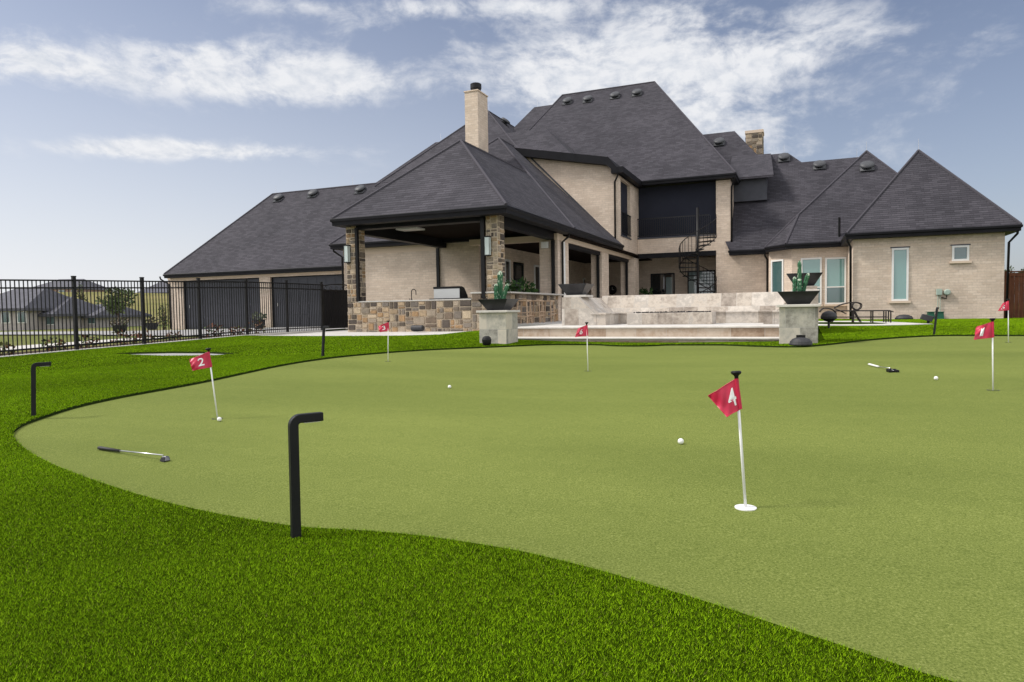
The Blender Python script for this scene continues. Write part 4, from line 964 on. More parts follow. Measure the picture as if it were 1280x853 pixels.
def putter(gpx_, g2px, hpx, label, grip, head):
    a = gp(*gpx_, .02); m_ = gp(*g2px, .02); h = gp(*hpx, .02)
    a, m_, h = [np.array([p[0], p[1], Tz(p[0], p[1])]) for p in (a, m_, h)]
    t = thing('putter', label, 'putter', h, 'putters lying on the green'); o = h
    u = h - a; u /= np.linalg.norm(u); m_ = a + u*np.dot(m_ - a, u); v = np.array([-u[1], u[0], 0]); up = np.array([0, 0, 1.0])
    MB().tube([a + up*.019, a + u*.03 + up*.021, m_ + up*.024], [.013, .0145, .011], 10).build('grip', M[grip], t, o, smooth=True)
    MB().tube([m_ + up*.024, h + up*.045], [.0062, .0052], 8).build('shaft', M['steel'], t, o, smooth=True)
    if head == 'wedge':
        H = lambda a_, c_, z_: h + u*a_*.72 + v*c_*.72 + up*(.006 + z_*.7)
        MB().hull([H(0,-.03,0), H(.075,-.035,0), H(.08,.03,0), H(0,.035,0), H(.01,-.02,.05), H(.065,-.015,.058), H(.06,.03,.045), H(.005,.03,.045)]).build('head', M['gunmetal'], t, o, bevel=.006)
        MB().hull([H(.005,-.042,.002), H(.085,-.044,.002), H(.068,-.024,.048), H(.012,-.028,.04)]).build('face_insert', M['black'], t, o)
    else:
        b = MB(); f0 = h + u*.01
        for c0, c1, w0, w1, z0, z1 in ((0, .025, -.055, .055, .005, .04), (.025, .09, -.055, -.03, .005, .035), (.025, .09, .03, .055, .005, .035), (.09, .112, -.06, -.015, .005, .034), (.09, .112, .015, .06, .005, .034), (.03, .1, -.012, .012, .008, .028)):
            b.obox(f0 + u*c0 + v*w0 + up*z0, u*(c1-c0), v*(w1-w0), up*(z1-z0))
        b.tube([h + up*.045, h + u*.02 + up*.035], .008, 8); b.build('head', M['black'], t, o, bevel=.003)
        b = MB(); b.obox(f0 + u*.03 - v*.004 + up*.0285, u*.065, v*.008, up*.002); b.build('sight_line', M['pole_white'], t, o)
putter((123.5,560), (150.5,564.2), (204,573.5), 'putter with a black grip and bright steel head lying on the left of the green', 'grip', 'wedge')
putter((1086,455.5), (1095,459), (1113,463), 'mallet putter with a white grip and black head lying on the right of the green', 'grip_white', 'mallet')

# ------------------------------------------------------------------ bent black path lights
NOG_POST = []
def post_light(bpx, tpx, apx, label):
    p = gp(*bpx, LAWN); d = depth(p); top = at(*tpx, d=d); end = at(*apx, z=float(top[2]))
    t = thing('path_light', label, 'path light', p, 'bent black path lights in the lawn'); o = p
    ax = (top - p)/np.linalg.norm(top - p); h = end - top; hl = min(np.linalg.norm(h), .24); h /= np.linalg.norm(h); R = .032
    pts_ = [p - ax*.08, top - ax*R] + [top - ax*R*(1 - math.sin(a)) + h*R*(1 - math.cos(a)) for a in np.linspace(.25, PI/2, 6)] + [top + h*hl]
    side = np.cross(ax, h); side /= np.linalg.norm(side); w, tk = .0205, .014
    b = MB(); prev = None; rings = []
    for i, q in enumerate(pts_):
        tn = pts_[min(i+1, len(pts_)-1)] - pts_[max(i-1, 0)]; tn /= np.linalg.norm(tn); nn = np.cross(side, tn)
        rings.append([q + side*w*a + nn*w*c for a, c in ((-1,-1),(1,-1),(1,1),(-1,1))])
    vs = [v for R_ in rings for v in R_]; fs = [(i*4+j, i*4+(j+1) % 4, (i+1)*4+(j+1) % 4, (i+1)*4+j) for i in range(len(rings)-1) for j in range(4)] + [(3,2,1,0), tuple((len(rings)-1)*4+j for j in range(4))]
    b.add(vs, fs); b.build('post', M['black'], t, o, bevel=.004)
    q = top + h*(hl*.35) - ax*(w + .003); MB().obox(q - side*.014, h*(hl*.55), side*.028, ax*.003).build('lamp_lens', M['diffuser'], t, o)
    return p
NOG_POST.append(post_light((370,671), (366.3,524), (403,520.5), 'near black bent path light at the edge of the green in the foreground'))
post_light((42,520), (41.8,456), (64,455), 'black bent path light at the far left of the lawn')
post_light((403.5,445.5), (404.8,409), (412,409), 'black bent path light on the lawn before the porch counter')
post_light((1167.5,418.5), (1171.3,385.5), (1179.5,384.8), 'leaning black bent path light on the right lawn before the brick wing')

# ------------------------------------------------------------------ small garden fixtures
def lathe_thing(name, prof, px, py, m, label, cat, group=None, sx=1, tilt=None, off=LAWN, n=24):
    p = gp(px, py, off); t = thing(name, label, cat, p, group); b = MB(); b.lathe(prof, (0, 0, 0), n, sx=sx); b.build('housing', M[m], t, smooth=False, bevel=.004); return t, p
t, p = lathe_thing('garden_speaker', [(.20,0),(.205,.02),(.19,.07),(.15,.115),(.09,.14),(.03,.148)], 1001, 431.6, 'rubber_dark', 'dark dome garden speaker at the foot of the right stone pillar', 'speaker')
MB().box(-.08, .08, -.03, .05, .12, .19).build('hood', M['black'], t)
t, p = lathe_thing('globe_light', [(.06,0),(.085,.03),(.10,.08),(.105,.13),(.09,.175),(.05,.205),(.02,.21)], 608.5, 432.3, 'black', 'small black globe light at the foot of the left stone pillar', 'light')
MB().lathe([(.03,0),(.03,.02)], (0,0,-.02), 10).build('base', M['black'], t)
p = gp(522, 414.2, .05); t = thing('ground_speaker', 'black cylinder speaker lying on the walkway against the stone counter', 'speaker', p)
MB().tube([(-.20,0,.09),(-.18,0,.09),(.18,0,.09),(.20,0,.09)], [.07,.09,.09,.07], 18).build('body', M['rubber_dark'], t, smooth=False); MB().box(-.1,.1,-.07,.07,-.01,.02).build('foot', M['black'], t)
t, p = lathe_thing('dome_light', [(.03,-.22),(.03,-.02),(.10,0),(.19,.06),(.20,.12),(.16,.20),(.09,.25),(.02,.262)], 1036, 401.5, 'rubber_dark', 'dark dome garden speaker on a stake beside the right stone pillar', 'speaker', off=.22)
t.location.z += .0
t, p = lathe_thing('dome_speaker', [(.26,0),(.27,.05),(.22,.13),(.12,.18),(.03,.19)], 1130, 399.6, 'rubber_dark', 'low dark dome speaker on the lawn against the brick wing', 'speaker', sx=1.15)
MB().lathe([(.24,.02),(.24,.03)], (0,0,-.03), 16).build('base', M['black'], t)
p = gp(1159, 405, LAWN); t = thing('spotlight', 'tilted black spotlight on the lawn left of the leaning path light', 'light', p)
b = MB(); b.obox((-.17,-.08,.13), (.27,0,-.08), (0,.17,0), (.06,0,.14)); b.build('lamp_head', M['rubber_dark'], t, bevel=.015); MB().tube([(.03,0,-.06),(.02,0,.16)], .035, 10).build('stake', M['black'], t)
# utility boxes against the wing
for px0, px1, lab in ((1160.5, 1168, 'green plastic valve box on the left of the pair below the electric meter'), (1171.5, 1179.5, 'green plastic valve box on the right of the pair below the electric meter')):
    y = WY - .42; x0, x1 = float(at(px0, 395, y=y)[0]), float(at(px1, 395, y=y)[0]); z0 = Tz(x0, y); z1 = float(at(px0, 391, y=y)[2])
    t = thing('valve_box', lab, 'utility box', ((x0+x1)/2, y, z0), 'green boxes against the wing wall'); o_ = t.location
    MB().hull([(x0-.02,y-.02,z0-.05),(x1+.03,y-.02,z0-.05),(x0,y,z1),(x1,y,z1),(x0-.02,y+.36,z0-.05),(x1+.03,y+.36,z0-.05),(x0,y+.34,z1),(x1,y+.34,z1)]).build('body', M['green_plastic'], t, o_, bevel=.012)
    MB().box(x0-.02, x1+.02, y-.02, y+.36, z1+.001, z1+.035).build('lid', M['green_plastic'], t, o_, bevel=.008)
ex0, ex1 = float(at(1170, 365, y=WY)[0]), float(at(1177, 365, y=WY)[0]); ez0, ez1 = float(at(1173, 369, y=WY)[2]), float(at(1173, 361.5, y=WY)[2])
t = thing('meter_box', 'pale green electric box fixed to the brick wing wall, left of the round meter', 'electric box', ((ex0+ex1)/2, WY, ez0)); o_ = t.location
MB().box(ex0, ex1, WY-.12, WY-.016, ez0, ez1).build('body', M['plastic_grey'], t, o_, bevel=.008); b = MB()
for k in (.3, .7): x = ex0+(ex1-ex0)*k; b.tube([(x, WY-.06, ez0), (x, WY-.05, -.1)], .014, 8)
b.build('conduit', M['plastic_grey'], t, o_)
mx, mz = float(at(1183.5, 366, y=WY)[0]), float(at(1183.5, 365.5, y=WY)[2])
t = thing('gas_meter', 'round grey utility meter on the brick wing wall, right of the pale box', 'meter', (mx, WY, mz)); o_ = t.location
MB().tube([(mx, WY-.016, mz), (mx, WY-.12, mz), (mx, WY-.14, mz)], [.11, .11, .08], 18).build('dial', M['plastic_grey'], t, o_); MB().tube([(mx-.02, WY-.06, mz-.10), (mx-.02, WY-.06, mz-.24), (mx-.18, WY-.05, mz-.2)], .022, 8).build('pipe', M['iron'], t, o_)

# ------------------------------------------------------------------ wrought-iron garden bench frame on the side patio
yb = float(gp(1075, 404, .04)[1]); zb = Tz(1.0, yb) + LAWN + .02
def q(px, py, dy=0.0): p = at(px, py, y=yb); return np.array([p[0], yb + dy, p[2]])
t = thing('garden_bench', 'low black wrought-iron bench with curved arms and scrolls on the side patio', 'bench', (float(q(1075,404)[0]), yb, zb)); o_ = t.location
b = MB()
for dy in (0, .55):
    b.tube([q(1044,389,dy), q(1112,388.5,dy), q(1117,390,dy)], .016, 8); b.tube([q(1045,396.8,dy), q(1110,396.5,dy)], .012, 8)
for px in (1045, 1075, 1091, 1110): b.tube([q(px,388.8,0), q(px,388.8,.55)], .011, 8)
b.build('seat_frame', M['iron'], t, o_)
for px in (1107.5, 1113.5, 1091, 1067):
    for dy in (0, .55):
        p = q(px, 389, dy); MB().box(p[0]-.017, p[0]+.017, p[1]-.017, p[1]+.017, zb, p[2]).build('leg', M['iron'], t, o_)
def curve(pp, dy=0, rr=.024, name='arm'):
    P_ = [q(a, c, dy) for a, c in pp]; out = []
    for i in range(len(P_)-1):
        for k in range(5):
            t_ = k/5; p0, p1, p2, p3 = P_[max(i-1,0)], P_[i], P_[i+1], P_[min(i+2, len(P_)-1)]
            out.append(.5*((2*p1) + (-p0+p2)*t_ + (2*p0-5*p1+4*p2-p3)*t_*t_ + (-p0+3*p1-3*p2+p3)*t_**3))
    out.append(P_[-1]); MB().tube(out, rr, 8).build(name, M['iron'], t, o_, smooth=True)
for dy in (0, .5):
    curve([(1043.5,385),(1052,381),(1062,378.7),(1071,378.3),(1077,380.5),(1076,385.5),(1071.5,387.5),(1067,385.5),(1065.5,382),(1068,379)], dy, .016, 'back_scroll')
    curve([(1024.5,390.5),(1029,386),(1036,385.8),(1042,388),(1045,392),(1044,398),(1039,403.5)], dy, .018, 'arm')
    curve([(1068,387.5),(1070.5,393),(1074,399),(1076.5,402.8)], dy, .017, 'brace'); curve([(1043,386),(1050,388.5),(1058,392.5)], dy, .012, 'brace')

# ------------------------------------------------------------------ the black metal fence and gate
fl = thing('metal_fence', 'long black metal picket fence running back along the left side of the lawn', 'fence', fence_a)
o_ = fl.location; plen = np.linalg.norm((fence_b - fence_a)[:2]) / 5; FH = 1.80
def fpos(s, z=0.0): p = fence_a[:2] + fdir*s; return np.array([p[0], p[1], Tz(p[0], p[1]) + z])
for k in range(-3, 6):
    p = fpos(k*plen, 0); MB().box(p[0]-.038, p[0]+.038, p[1]-.038, p[1]+.038, p[2]-.15, p[2]+FH+.06).box(p[0]-.044, p[0]+.044, p[1]-.044, p[1]+.044, p[2]+FH+.061, p[2]+FH+.085).build('post', M['black'], fl, o_)
def fence_panel(s0, s1, name='picket_panel', parent=fl, oo=None, h=FH):
    a, c = fpos(s0 + .04), fpos(s1 - .04); b = MB(); n = 18
    def L(t_, z): p = a + (c-a)*t_; return np.array([p[0], p[1], p[2] + z])
    for z in (h - .03, h - .21, .16): b.tube([L(0, z), L(1, z)], .026, 4, square=True)
    for i in range(1, n+1): b.tube([L(i/(n+1), .05), L(i/(n+1), h - .03)], .0135, 4, square=True)
    return b.build(name, M['black'], parent, o_ if oo is None else oo)
for k in range(-3, 5): fence_panel(k*plen, (k+1)*plen)
b = MB(); A_, B_ = fpos(-3*plen), fpos(5*plen)
for k in range(-3, 5):
    a, c = fpos(k*plen), fpos((k+1)*plen); e = np.array([*fnorm, 0]); b.add([a - e*.16 + [0,0,-.2], c - e*.16 + [0,0,-.2], c - e*.16 + [0,0,.045], a - e*.16 + [0,0,.045], a + e*.14 + [0,0,-.2], c + e*.14 + [0,0,-.2], c + e*.14 + [0,0,.045], a + e*.14 + [0,0,.045]], [(0,1,2,3),(7,6,5,4),(3,2,6,7),(4,0,3,7),(1,5,6,2)])
tag(b.build('kerb', M['concrete']), None, None, kind='structure')
gt = thing('metal_gate', 'black metal gate with a scrolled top between the fence and the stone column', 'gate', fpos(5*plen)); og = gt.location
gs0, gs1 = 5*plen + .08, 5*plen + 2.1
a, c = fpos(gs0), fpos(gs1)
def Lg(t_, z): p = a + (c-a)*t_; return np.array([p[0], p[1], p[2] + z])
b = MB()
for z in (FH - .22, .12): b.tube([Lg(0, z), Lg(1, z)], .03, 4, square=True)
b.tube([Lg(0, .1), Lg(0, FH)], .035, 4, square=True); b.tube([Lg(1, .1), Lg(1, FH)], .035, 4, square=True)
b.tube([Lg(i/12, FH - .06 + .08*math.sin(PI*i/12)) for i in range(13)], .024, 8); b.build('gate_frame', M['black'], gt, og)
b = MB(); 
for i in range(14): b.obox(Lg(i/14 + .004, .12), (c-a)/14*.92, np.array([*fnorm, 0])*.02, np.array([0, 0, FH - .36]))
b.build('board_panel', M['fascia'], gt, og)
b = MB()
for i in range(6):
    cc = Lg((i+.5)/6, FH - .14); ud = (c-a)/np.linalg.norm(c-a); b.tube([cc + ud*.07*math.cos(x_) + np.array([0,0,.06*math.sin(x_)]) for x_ in np.linspace(0, 2*PI, 15)], .010, 6)
b.build('scrolls', M['black'], gt, og)
for z in (.35, 1.3): pass
# cedar fence on the right
FY = 31.2
cx0 = 7.03; zf0 = -.25; zf1 = float(at(1268, 339, y=FY)[2])
t = thing('timber_fence', 'tall brown stained timber board fence beside the brick wing', 'fence', (cx0, FY, zf0)); o_ = t.location
b = MB(); x = cx0; r = random.Random(2)
while x < 18: w_ = .14; b.box(x + .004, x + w_, FY + r.uniform(-.004, .004), FY + .022, zf0 - .1, zf1 - .07 + r.uniform(-.006, .006)); x += w_ + .003
b.build('boards', M['cedar'], t, o_); MB().box(cx0, 18, FY - .05, FY + .07, zf1 - .045, zf1).build('cap_rail', M['cedar'], t, o_); MB().box(cx0, 18, FY - .03, FY - .006, zf1 - .2, zf1 - .07).build('trim_board', M['cedar'], t, o_)
MB().box(cx0 + .02, cx0 + .16, FY - .16, FY - .052, zf0 - .1, zf1 - .05).build('post', M['cedar'], t, o_)

# ------------------------------------------------------------------ plants, pots, porch things
def leafy(b, c, rx, rz, n, size, cols, r, droop=.3, shell=.35):
    for _ in range(n):
        while True:
            v = Vector((r.uniform(-1,1), r.uniform(-1,1), r.uniform(-1,1)))
            if v.length < 1 and r.random() < shell + v.length: break
        p = Vector(c) + Vector((v.x*rx, v.y*rx, v.z*rz)); d = Vector((v.x + r.uniform(-.6,.6), v.y + r.uniform(-.6,.6), v.z*.6 + r.uniform(-.3,.8) - droop)).normalized(); s_ = size*r.uniform(.6, 1.3)
        e = d.cross(Vector((r.uniform(-1,1), r.uniform(-1,1), r.uniform(-1,1)))).normalized()*s_*.34
        col = r.choice(cols); g = r.uniform(.75, 1.3); b.cur = tuple(x_*g for x_ in col)
        b.add([p, p + d*s_*.5 + e, p + d*s_, p + d*s_*.5 - e], [(0,1,2,3)])
    b.cur = None
G_D = [(.03,.075,.018),(.045,.10,.022),(.025,.06,.02),(.06,.12,.03)]
def potted(name, p, label, pr, ph, lr, lz, n, size, m='bowl', cols=G_D, group=None, seed=1, cat='potted plant'):
    t = thing(name, label, cat, p, group); MB().lathe([(pr*.62,0),(pr*.95,ph*.6),(pr,ph*.9),(pr*1.08,ph*.92),(pr*1.08,ph),(pr*.9,ph),(pr*.85,ph-.05)], (0,0,0), 22).build('pot', M[m], t, smooth=False)
    if n:
        b = MB(); leafy(b, (0, 0, ph + lz*.7), lr, lz, n, size, cols, random.Random(seed)); b.build('foliage', M['leaf'], t)
        MB().tube([(0,0,ph-.1),(0.02,0,ph+lz*.5)], .03, 6).build('stem', M['bark'], t)
    else: MB().lathe([(pr*.86,ph-.08),(pr*.87,ph-.05)], (0,0,0), 16).build('soil', M['soil'], t)
    return t
pf = at(655, 366, x=KX1 - .8); pf = at(648, 360, y=22.3); potted('potted_fern', (float(pf[0]), 22.3, 0), 'bushy green potted plant behind the raised stone bar', .28, .75, .62, .42, 260, .22, seed=4)
pb = at(806, 372, y=38); potted('potted_palm', (float(pb[0]), 38.0, .0), 'dark leafy plant in a pot by the porch doors under the balcony', .25, .6, .45, .55, 220, .22, seed=9)
pp = gp(324, 411.5, .03); potted('urn_pot', (float(pp[0]), float(pp[1]), Tz(pp[0], pp[1]) + .03), 'dark urn with grey foliage between the two garage doors', .30, .46, .28, .18, 160, .12, cols=[(.12,.14,.09),(.09,.12,.07),(.16,.17,.11)], seed=2)
def bowl_pot(px, py, d, label, seed):
    p = at(px, py, d=d); z = Tz(p[0], p[1]); p = at(px, py, d=d)
    potted('round_pot', (float(p[0]), float(p[1]), float(p[2])), label, .27, .30, .30, .16, 110, .11, group='round pots on the drive beyond the fence', seed=seed, cols=[(.10,.08,.05),(.07,.09,.03),(.15,.12,.08)])
cy = at(762, 362, x=VX + .05); 
t = thing('wall_clock', 'round black clock on the porch back wall between the columns', 'clock', tuple(at(765.3, 362.5, y=39.9))); o_ = t.location
c0 = np.array(o_); MB().tube([c0 + [0,.09,0], c0], .24, 26).build('face', M['downspout'], t, o_); b = MB(); b.tube([c0 + np.array([(.24)*math.cos(a_), -.02, (.24)*math.sin(a_)]) for a_ in np.linspace(0, 2*PI, 33)], .045, 8); b.build('rim', M['black'], t, o_)
b = MB(); b.box(c0[0]-.012, c0[0]+.012, c0[1]-.015, c0[1]-.003, c0[2], c0[2]+.16); b.box(c0[0], c0[0]+.12, c0[1]-.02, c0[1]-.0155, c0[2]-.012, c0[2]+.012); b.build('hands', M['white'], t, o_)
# spiral stair from the balcony to the patio
scx, scy = float(at(872, 300, y=MY - .95)[0]), MY - .95
t = thing('spiral_stair', 'black metal spiral staircase rising from the patio to the balcony', 'staircase', (scx, scy, 0)); o_ = t.location
MB().tube([(scx, scy, 0), (scx, scy, 5.45)], .065, 14).build('centre_pole', M['black'], t, o_, smooth=True)
NS = 20; SR = .92; a_end = math.radians(20)
hand = []
for i in range(NS):
    a0 = a_end - (NS - 1 - i) * math.radians(24); z = 4.15 * (i + 1) / (NS + 0.0); w2 = math.radians(13); b = MB()
    pts_ = [(scx + .06*math.cos(a0 - .6), scy + .06*math.sin(a0 - .6)), (scx + SR*math.cos(a0 - w2), scy + SR*math.sin(a0 - w2)), (scx + SR*math.cos(a0 + w2), scy + SR*math.sin(a0 + w2)), (scx + .06*math.cos(a0 + .6), scy + .06*math.sin(a0 + .6))]
    b.add([(x_, y_, z - .05) for x_, y_ in pts_] + [(x_, y_, z) for x_, y_ in pts_], [(3,2,1,0),(4,5,6,7),(0,1,5,4),(1,2,6,5),(2,3,7,6),(3,0,4,7)]); b.build('tread', M['black'], t, o_)
    hand.append((scx + SR*math.cos(a0), scy + SR*math.sin(a0), z))
b = MB(); 
for i, p_ in enumerate(hand):
    b.tube([p_, (p_[0], p_[1], p_[2] + .92)], .013, 6)
    if i: m2 = [(hand[i][k]+hand[i-1][k])/2 for k in range(3)]; b.tube([(m2[0], m2[1], m2[2] - .05), (m2[0], m2[1], m2[2] + .92)], .013, 6)
b.build('balusters', M['black'], t, o_)
MB().tube([(p_[0], p_[1], p_[2] + .93) for p_ in hand], .022, 8).build('handrail', M['black'], t, o_, smooth=True); MB().tube([(p_[0], p_[1], p_[2] - .02) for p_ in hand], .02, 8).build('stringer', M['black'], t, o_, smooth=True)

# ------------------------------------------------------------------ beyond the fence
def hdir(px): r_ = ray(px, 396); r_ = np.array([r_[0], r_[1]]); return r_/np.linalg.norm(r_)
hd = hdir(60); hn = np.array([-hd[1], hd[0]])
b = MB(); SS = np.concatenate([np.linspace(62, 190, 26), [230, 300, 420, 600]]); TTs = np.linspace(-140, 120, 40); rr = np.random.default_rng(3)
for s_ in SS:
    for t_ in TTs:
        k = min(1, max(0, (s_ - 66)/125)); k = k*k*(3-2*k); e = math.exp(-((t_ + 15)/105)**4)
        p = hd*s_ + hn*t_*(s_/120); b.v.append((p[0], p[1], -.62 + 6.6*k*e + .25*math.sin(t_*.21 + s_*.05)*k))
nt = len(TTs); b.f = [(i*nt+j, i*nt+j+1, (i+1)*nt+j+1, (i+1)*nt+j) for i in range(len(SS)-1) for j in range(nt-1)]; b.f = [f[::-1] for f in b.f]; b.c = [None]*len(b.f)
tag(b.build('hill', M['hillgrass'], smooth=True), None, None, kind='structure')
def far_house(px0, px1, pe, pbase, pr, d, label, ridge=(.2, .8), brick='far_brick', deep=9.0, wins=3, base_z=None):
    """a neighbouring house: eave span px0..px1 at row pe, foot at row pbase, ridge at row pr"""
    a, c = at(px0, pe, d=d), at(px1, pe, d=d); ze = (a[2]+c[2])/2; zb = float(at((px0+px1)/2, pbase, d=d)[2]); zr = float(at((px0+px1)/2, pr, d=d + deep/2)[2])
    u = (c-a)[:2]; L = np.linalg.norm(u); u /= L; v = np.array([-u[1], u[0]])
    if np.dot(v, a[:2]) < 0: v = -v
    t = thing('neighbour_house', label, 'house', (a[0], a[1], zb), 'neighbouring houses beyond the fence'); o_ = t.location
    W = lambda s_, w_, z: np.array([*(a[:2] + u*s_ + v*w_), z])
    def bx(s0, s1, w0, w1, z0, z1): b = MB(); return b.obox(W(s0, w0, z0), W(s1, w0, z0) - W(s0, w0, z0), W(s0, w1, z0) - W(s0, w0, z0), np.array([0, 0, z1 - z0]))
    bx(.4, L - .4, .4, deep - .4, zb - 1, ze).build('wall', M[brick], t, o_)
    MB().hull([W(0,0,ze), W(L,0,ze), W(L,deep,ze), W(0,deep,ze), W(0,0,ze-.2), W(L,0,ze-.2), W(L,deep,ze-.2), W(0,deep,ze-.2), W(L*ridge[0],deep/2,zr), W(L*ridge[1],deep/2,zr)]).build('roof', M['hazed_roof'], t, o_)
    hgt = ze - zb
    for k in range(wins):
        s_ = L*(k + .6)/(wins + .2); w_ = min(1.4, L/wins*.4); wn = bx(s_, s_ + w_, .32, .39, zb + hgt*.3, zb + hgt*.8).build('window', M['glass_mid'], t, o_)
        fr = bx(s_ - .08, s_ + w_ + .08, .36, .397, zb + hgt*.3 - .08, zb + hgt*.8 + .08).build('frame', M['white'], wn, o_)
    return t
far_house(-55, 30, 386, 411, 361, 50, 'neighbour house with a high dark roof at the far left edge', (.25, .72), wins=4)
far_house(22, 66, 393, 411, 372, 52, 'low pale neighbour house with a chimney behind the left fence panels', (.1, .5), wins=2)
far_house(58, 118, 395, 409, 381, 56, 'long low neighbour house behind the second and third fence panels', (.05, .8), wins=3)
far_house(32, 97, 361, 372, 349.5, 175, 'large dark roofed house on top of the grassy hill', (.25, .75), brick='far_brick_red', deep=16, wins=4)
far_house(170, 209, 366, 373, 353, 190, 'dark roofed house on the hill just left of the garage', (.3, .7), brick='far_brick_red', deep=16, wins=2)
def tree(px, pbase, ptop, d, rpx, label, cols, n=900, name='tree', size=None, seed=1, group='trees beyond the fences', crown_bottom=.30):
    p = at(px, pbase, d=d); zt_ = float(at(px, ptop, d=d)[2]); H_ = zt_ - p[2]; R_ = rpx*d/F; t = thing(name, label, 'tree', p, group); r = random.Random(seed)
    MB().tube([(0,0,-.3),(.03*H_,0,H_*.3),(0,.02*H_,H_*.65),(0,0,H_*.9)], [H_*.028, H_*.022, H_*.014, H_*.004], 8).build('trunk', M['bark'], t)
    b = MB()
    for k in range(8): a_ = r.uniform(0, 6.28); z_ = H_*r.uniform(.3, .6); b.tube([(0,0,z_), (R_*.4*math.cos(a_), R_*.4*math.sin(a_), z_ + H_*.15), (R_*.8*math.cos(a_), R_*.8*math.sin(a_), z_ + H_*.25)], [H_*.011, H_*.007, H_*.002], 5)
    b.build('limbs', M['bark'], t)
    b = MB(); s_ = size or R_*.2
    for k in range(16):
        a_ = r.uniform(0, 6.28); q_ = r.uniform(.1, .75); zz = H_*r.uniform(crown_bottom + .08, .88); sh = math.sin(PI*min(1, max(.15, (zz/H_ - crown_bottom)/(1.05 - crown_bottom))))**.6
        leafy(b, (R_*q_*sh*math.cos(a_), R_*q_*sh*math.sin(a_), zz), R_*r.uniform(.26,.42), H_*r.uniform(.08,.13), n//16, s_, cols, r, 0.1)
    b.build('crown', M['leaf'], t)
GT = [(.05,.085,.022),(.07,.11,.03),(.035,.065,.02),(.09,.12,.035)]
tree(148, 412, 358, 40, 21, 'young leafy green tree standing behind the fence in the middle of the far lawn', [(.075,.11,.035),(.10,.14,.045),(.06,.09,.03),(.13,.16,.06)], 900, seed=3)
tree(103, 400, 352, 110, 9, 'thin tree standing on the hillside against the sky', GT, 400, seed=5)
tree(205, 414, 380, 40, 9, 'small green shrub tree left of the garage corner', GT, 500, seed=8, crown_bottom=.05)
for px, pt, d, rp, sd, lab in ((1262, 334, 62, 12, 21, 'treetop just right of the brick wing, above the timber fence'), (1282, 331, 60, 14, 22, 'treetop at the right edge of the picture above the timber fence'), (1310, 333, 66, 18, 23, 'treetop beyond the right edge above the timber fence')):
    tree(px, 386, pt, d, rp, lab, [(.07,.09,.035),(.10,.12,.05),(.05,.07,.03)], 900, seed=sd, group='trees above the timber fence', crown_bottom=.1)
bowl_pot(150, 416, 27, 'round dark pot beyond the third fence panel', 3); bowl_pot(190, 412.5, 29, 'round dark pot beyond the fence, nearer the garage', 6)
# planting bed beyond the fence, street kerb band and near neighbour shrubs
b = MB(); r = random.Random(12)
bedP = [fence_a[:2] + fnorm*.3 - fdir*2, fence_a[:2] + fnorm*1.6 - fdir*2, fence_b[:2] + fnorm*1.3 - fdir*5.4, fence_b[:2] + fnorm*.3 - fdir*5.4]
N_ = 14
for i in range(N_):
    for w0, w1 in ((.25, .9), (.9, 1.6)):
        pts_ = []
        for s_, w_ in ((i, w0), (i+1, w0), (i+1, w1), (i, w1)):
            p = fence_a[:2] + fdir*(-4 + s_*1.0) + fnorm*w_; pts_.append((p[0], p[1], Tz(p[0], p[1]) + .02))
        b.add(pts_, [(3,2,1,0)])
tag(b.build('planting_bed', M['soil']), None, None, kind='structure')
b = MB()
for i in range(30):
    pts_ = []
    for s_, w_ in ((i, 3.4), (i+1, 3.4), (i+1, 5.6), (i, 5.6)):
        p = fence_a[:2] + fdir*(-24 + s_*1.0) + fnorm*w_; pts_.append((p[0], p[1], Tz(p[0], p[1]) + .02))
    b.add(pts_, [(3,2,1,0)])
tag(b.build('pavement', M['concrete']), None, None, kind='structure')
SH = [(.05,.08,.02),(.16,.06,.03),(.09,.10,.03),(.20,.10,.05)]
for i in range(11):
    p = fence_a[:2] + fdir*(-3.2 + i*1.05 + r.uniform(-.2, .2)) + fnorm*r.uniform(.6, 1.3); z = Tz(p[0], p[1]); h_ = r.uniform(.22, .45)
    b = MB(); leafy(b, (0, 0, h_*.55), h_*.8, h_*.55, 90, .1, [SH[i % 4], SH[(i+1) % 4]], r); MBs = b
    t = thing('low_shrub', 'low reddish green shrub in the mulch bed behind the metal fence', 'shrub', (p[0], p[1], z), 'low shrubs in the bed behind the fence')
    b.build('foliage', M['leaf'], t); MB().tube([(0,0,-.05),(0,0,h_*.5)], .015, 5).build('stem', M['bark'], t)

# ------------------------------------------------------------------ turf fibres
def fib_cols(P):
    n = len(P); k = rng.uniform(0, 1, n)[:, None]; j = rng.uniform(.6, 1.32, n)[:, None]
    x, y = P[:, 0], P[:, 1]
    nap = 1 + .07*np.sin(x*1.3 + 1.7*np.sin(y*.7)) + .06*np.sin(y*1.9 + 2*np.sin(x*.9)) + .05*np.sin(x*4.1 - y*3.3 + 2*np.sin(y*2.1))
    c = (np.array([[.110, .238, .001]]) * (1-k) + np.array([[.262, .422, .006]]) * k) * j * nap[:, None]
    odd = rng.uniform(0, 1, n) < .03; c[odd] = np.array([.20, .20, .05]) * rng.uniform(.5, 1.2, (odd.sum(), 1))
    return c
NOGRASS.append(pad_np)
P1 = scatter(50000, .6, 3.4, 900000); P2 = scatter(28000, 3.4, 6.5, 900000); P3 = scatter(12000, 6.5, 14, 900000); P4 = scatter(2600, 14, 33, 700000)
import sys; print('fibres', len(P1), len(P2), len(P3), len(P4), file=sys.stderr)
for P_, h, w_ in ((P1, .0135, .0027), (P2, .0140, .0036), (P3, .017, .0056), (P4, .018, .0105)):
    tag(blades('turf', M['blade'], P_ + np.array([0, 0, .003]), h, w_, 1.05, fib_cols(P_), True), 'bright green artificial grass of the lawn', 'grass', kind='stuff')

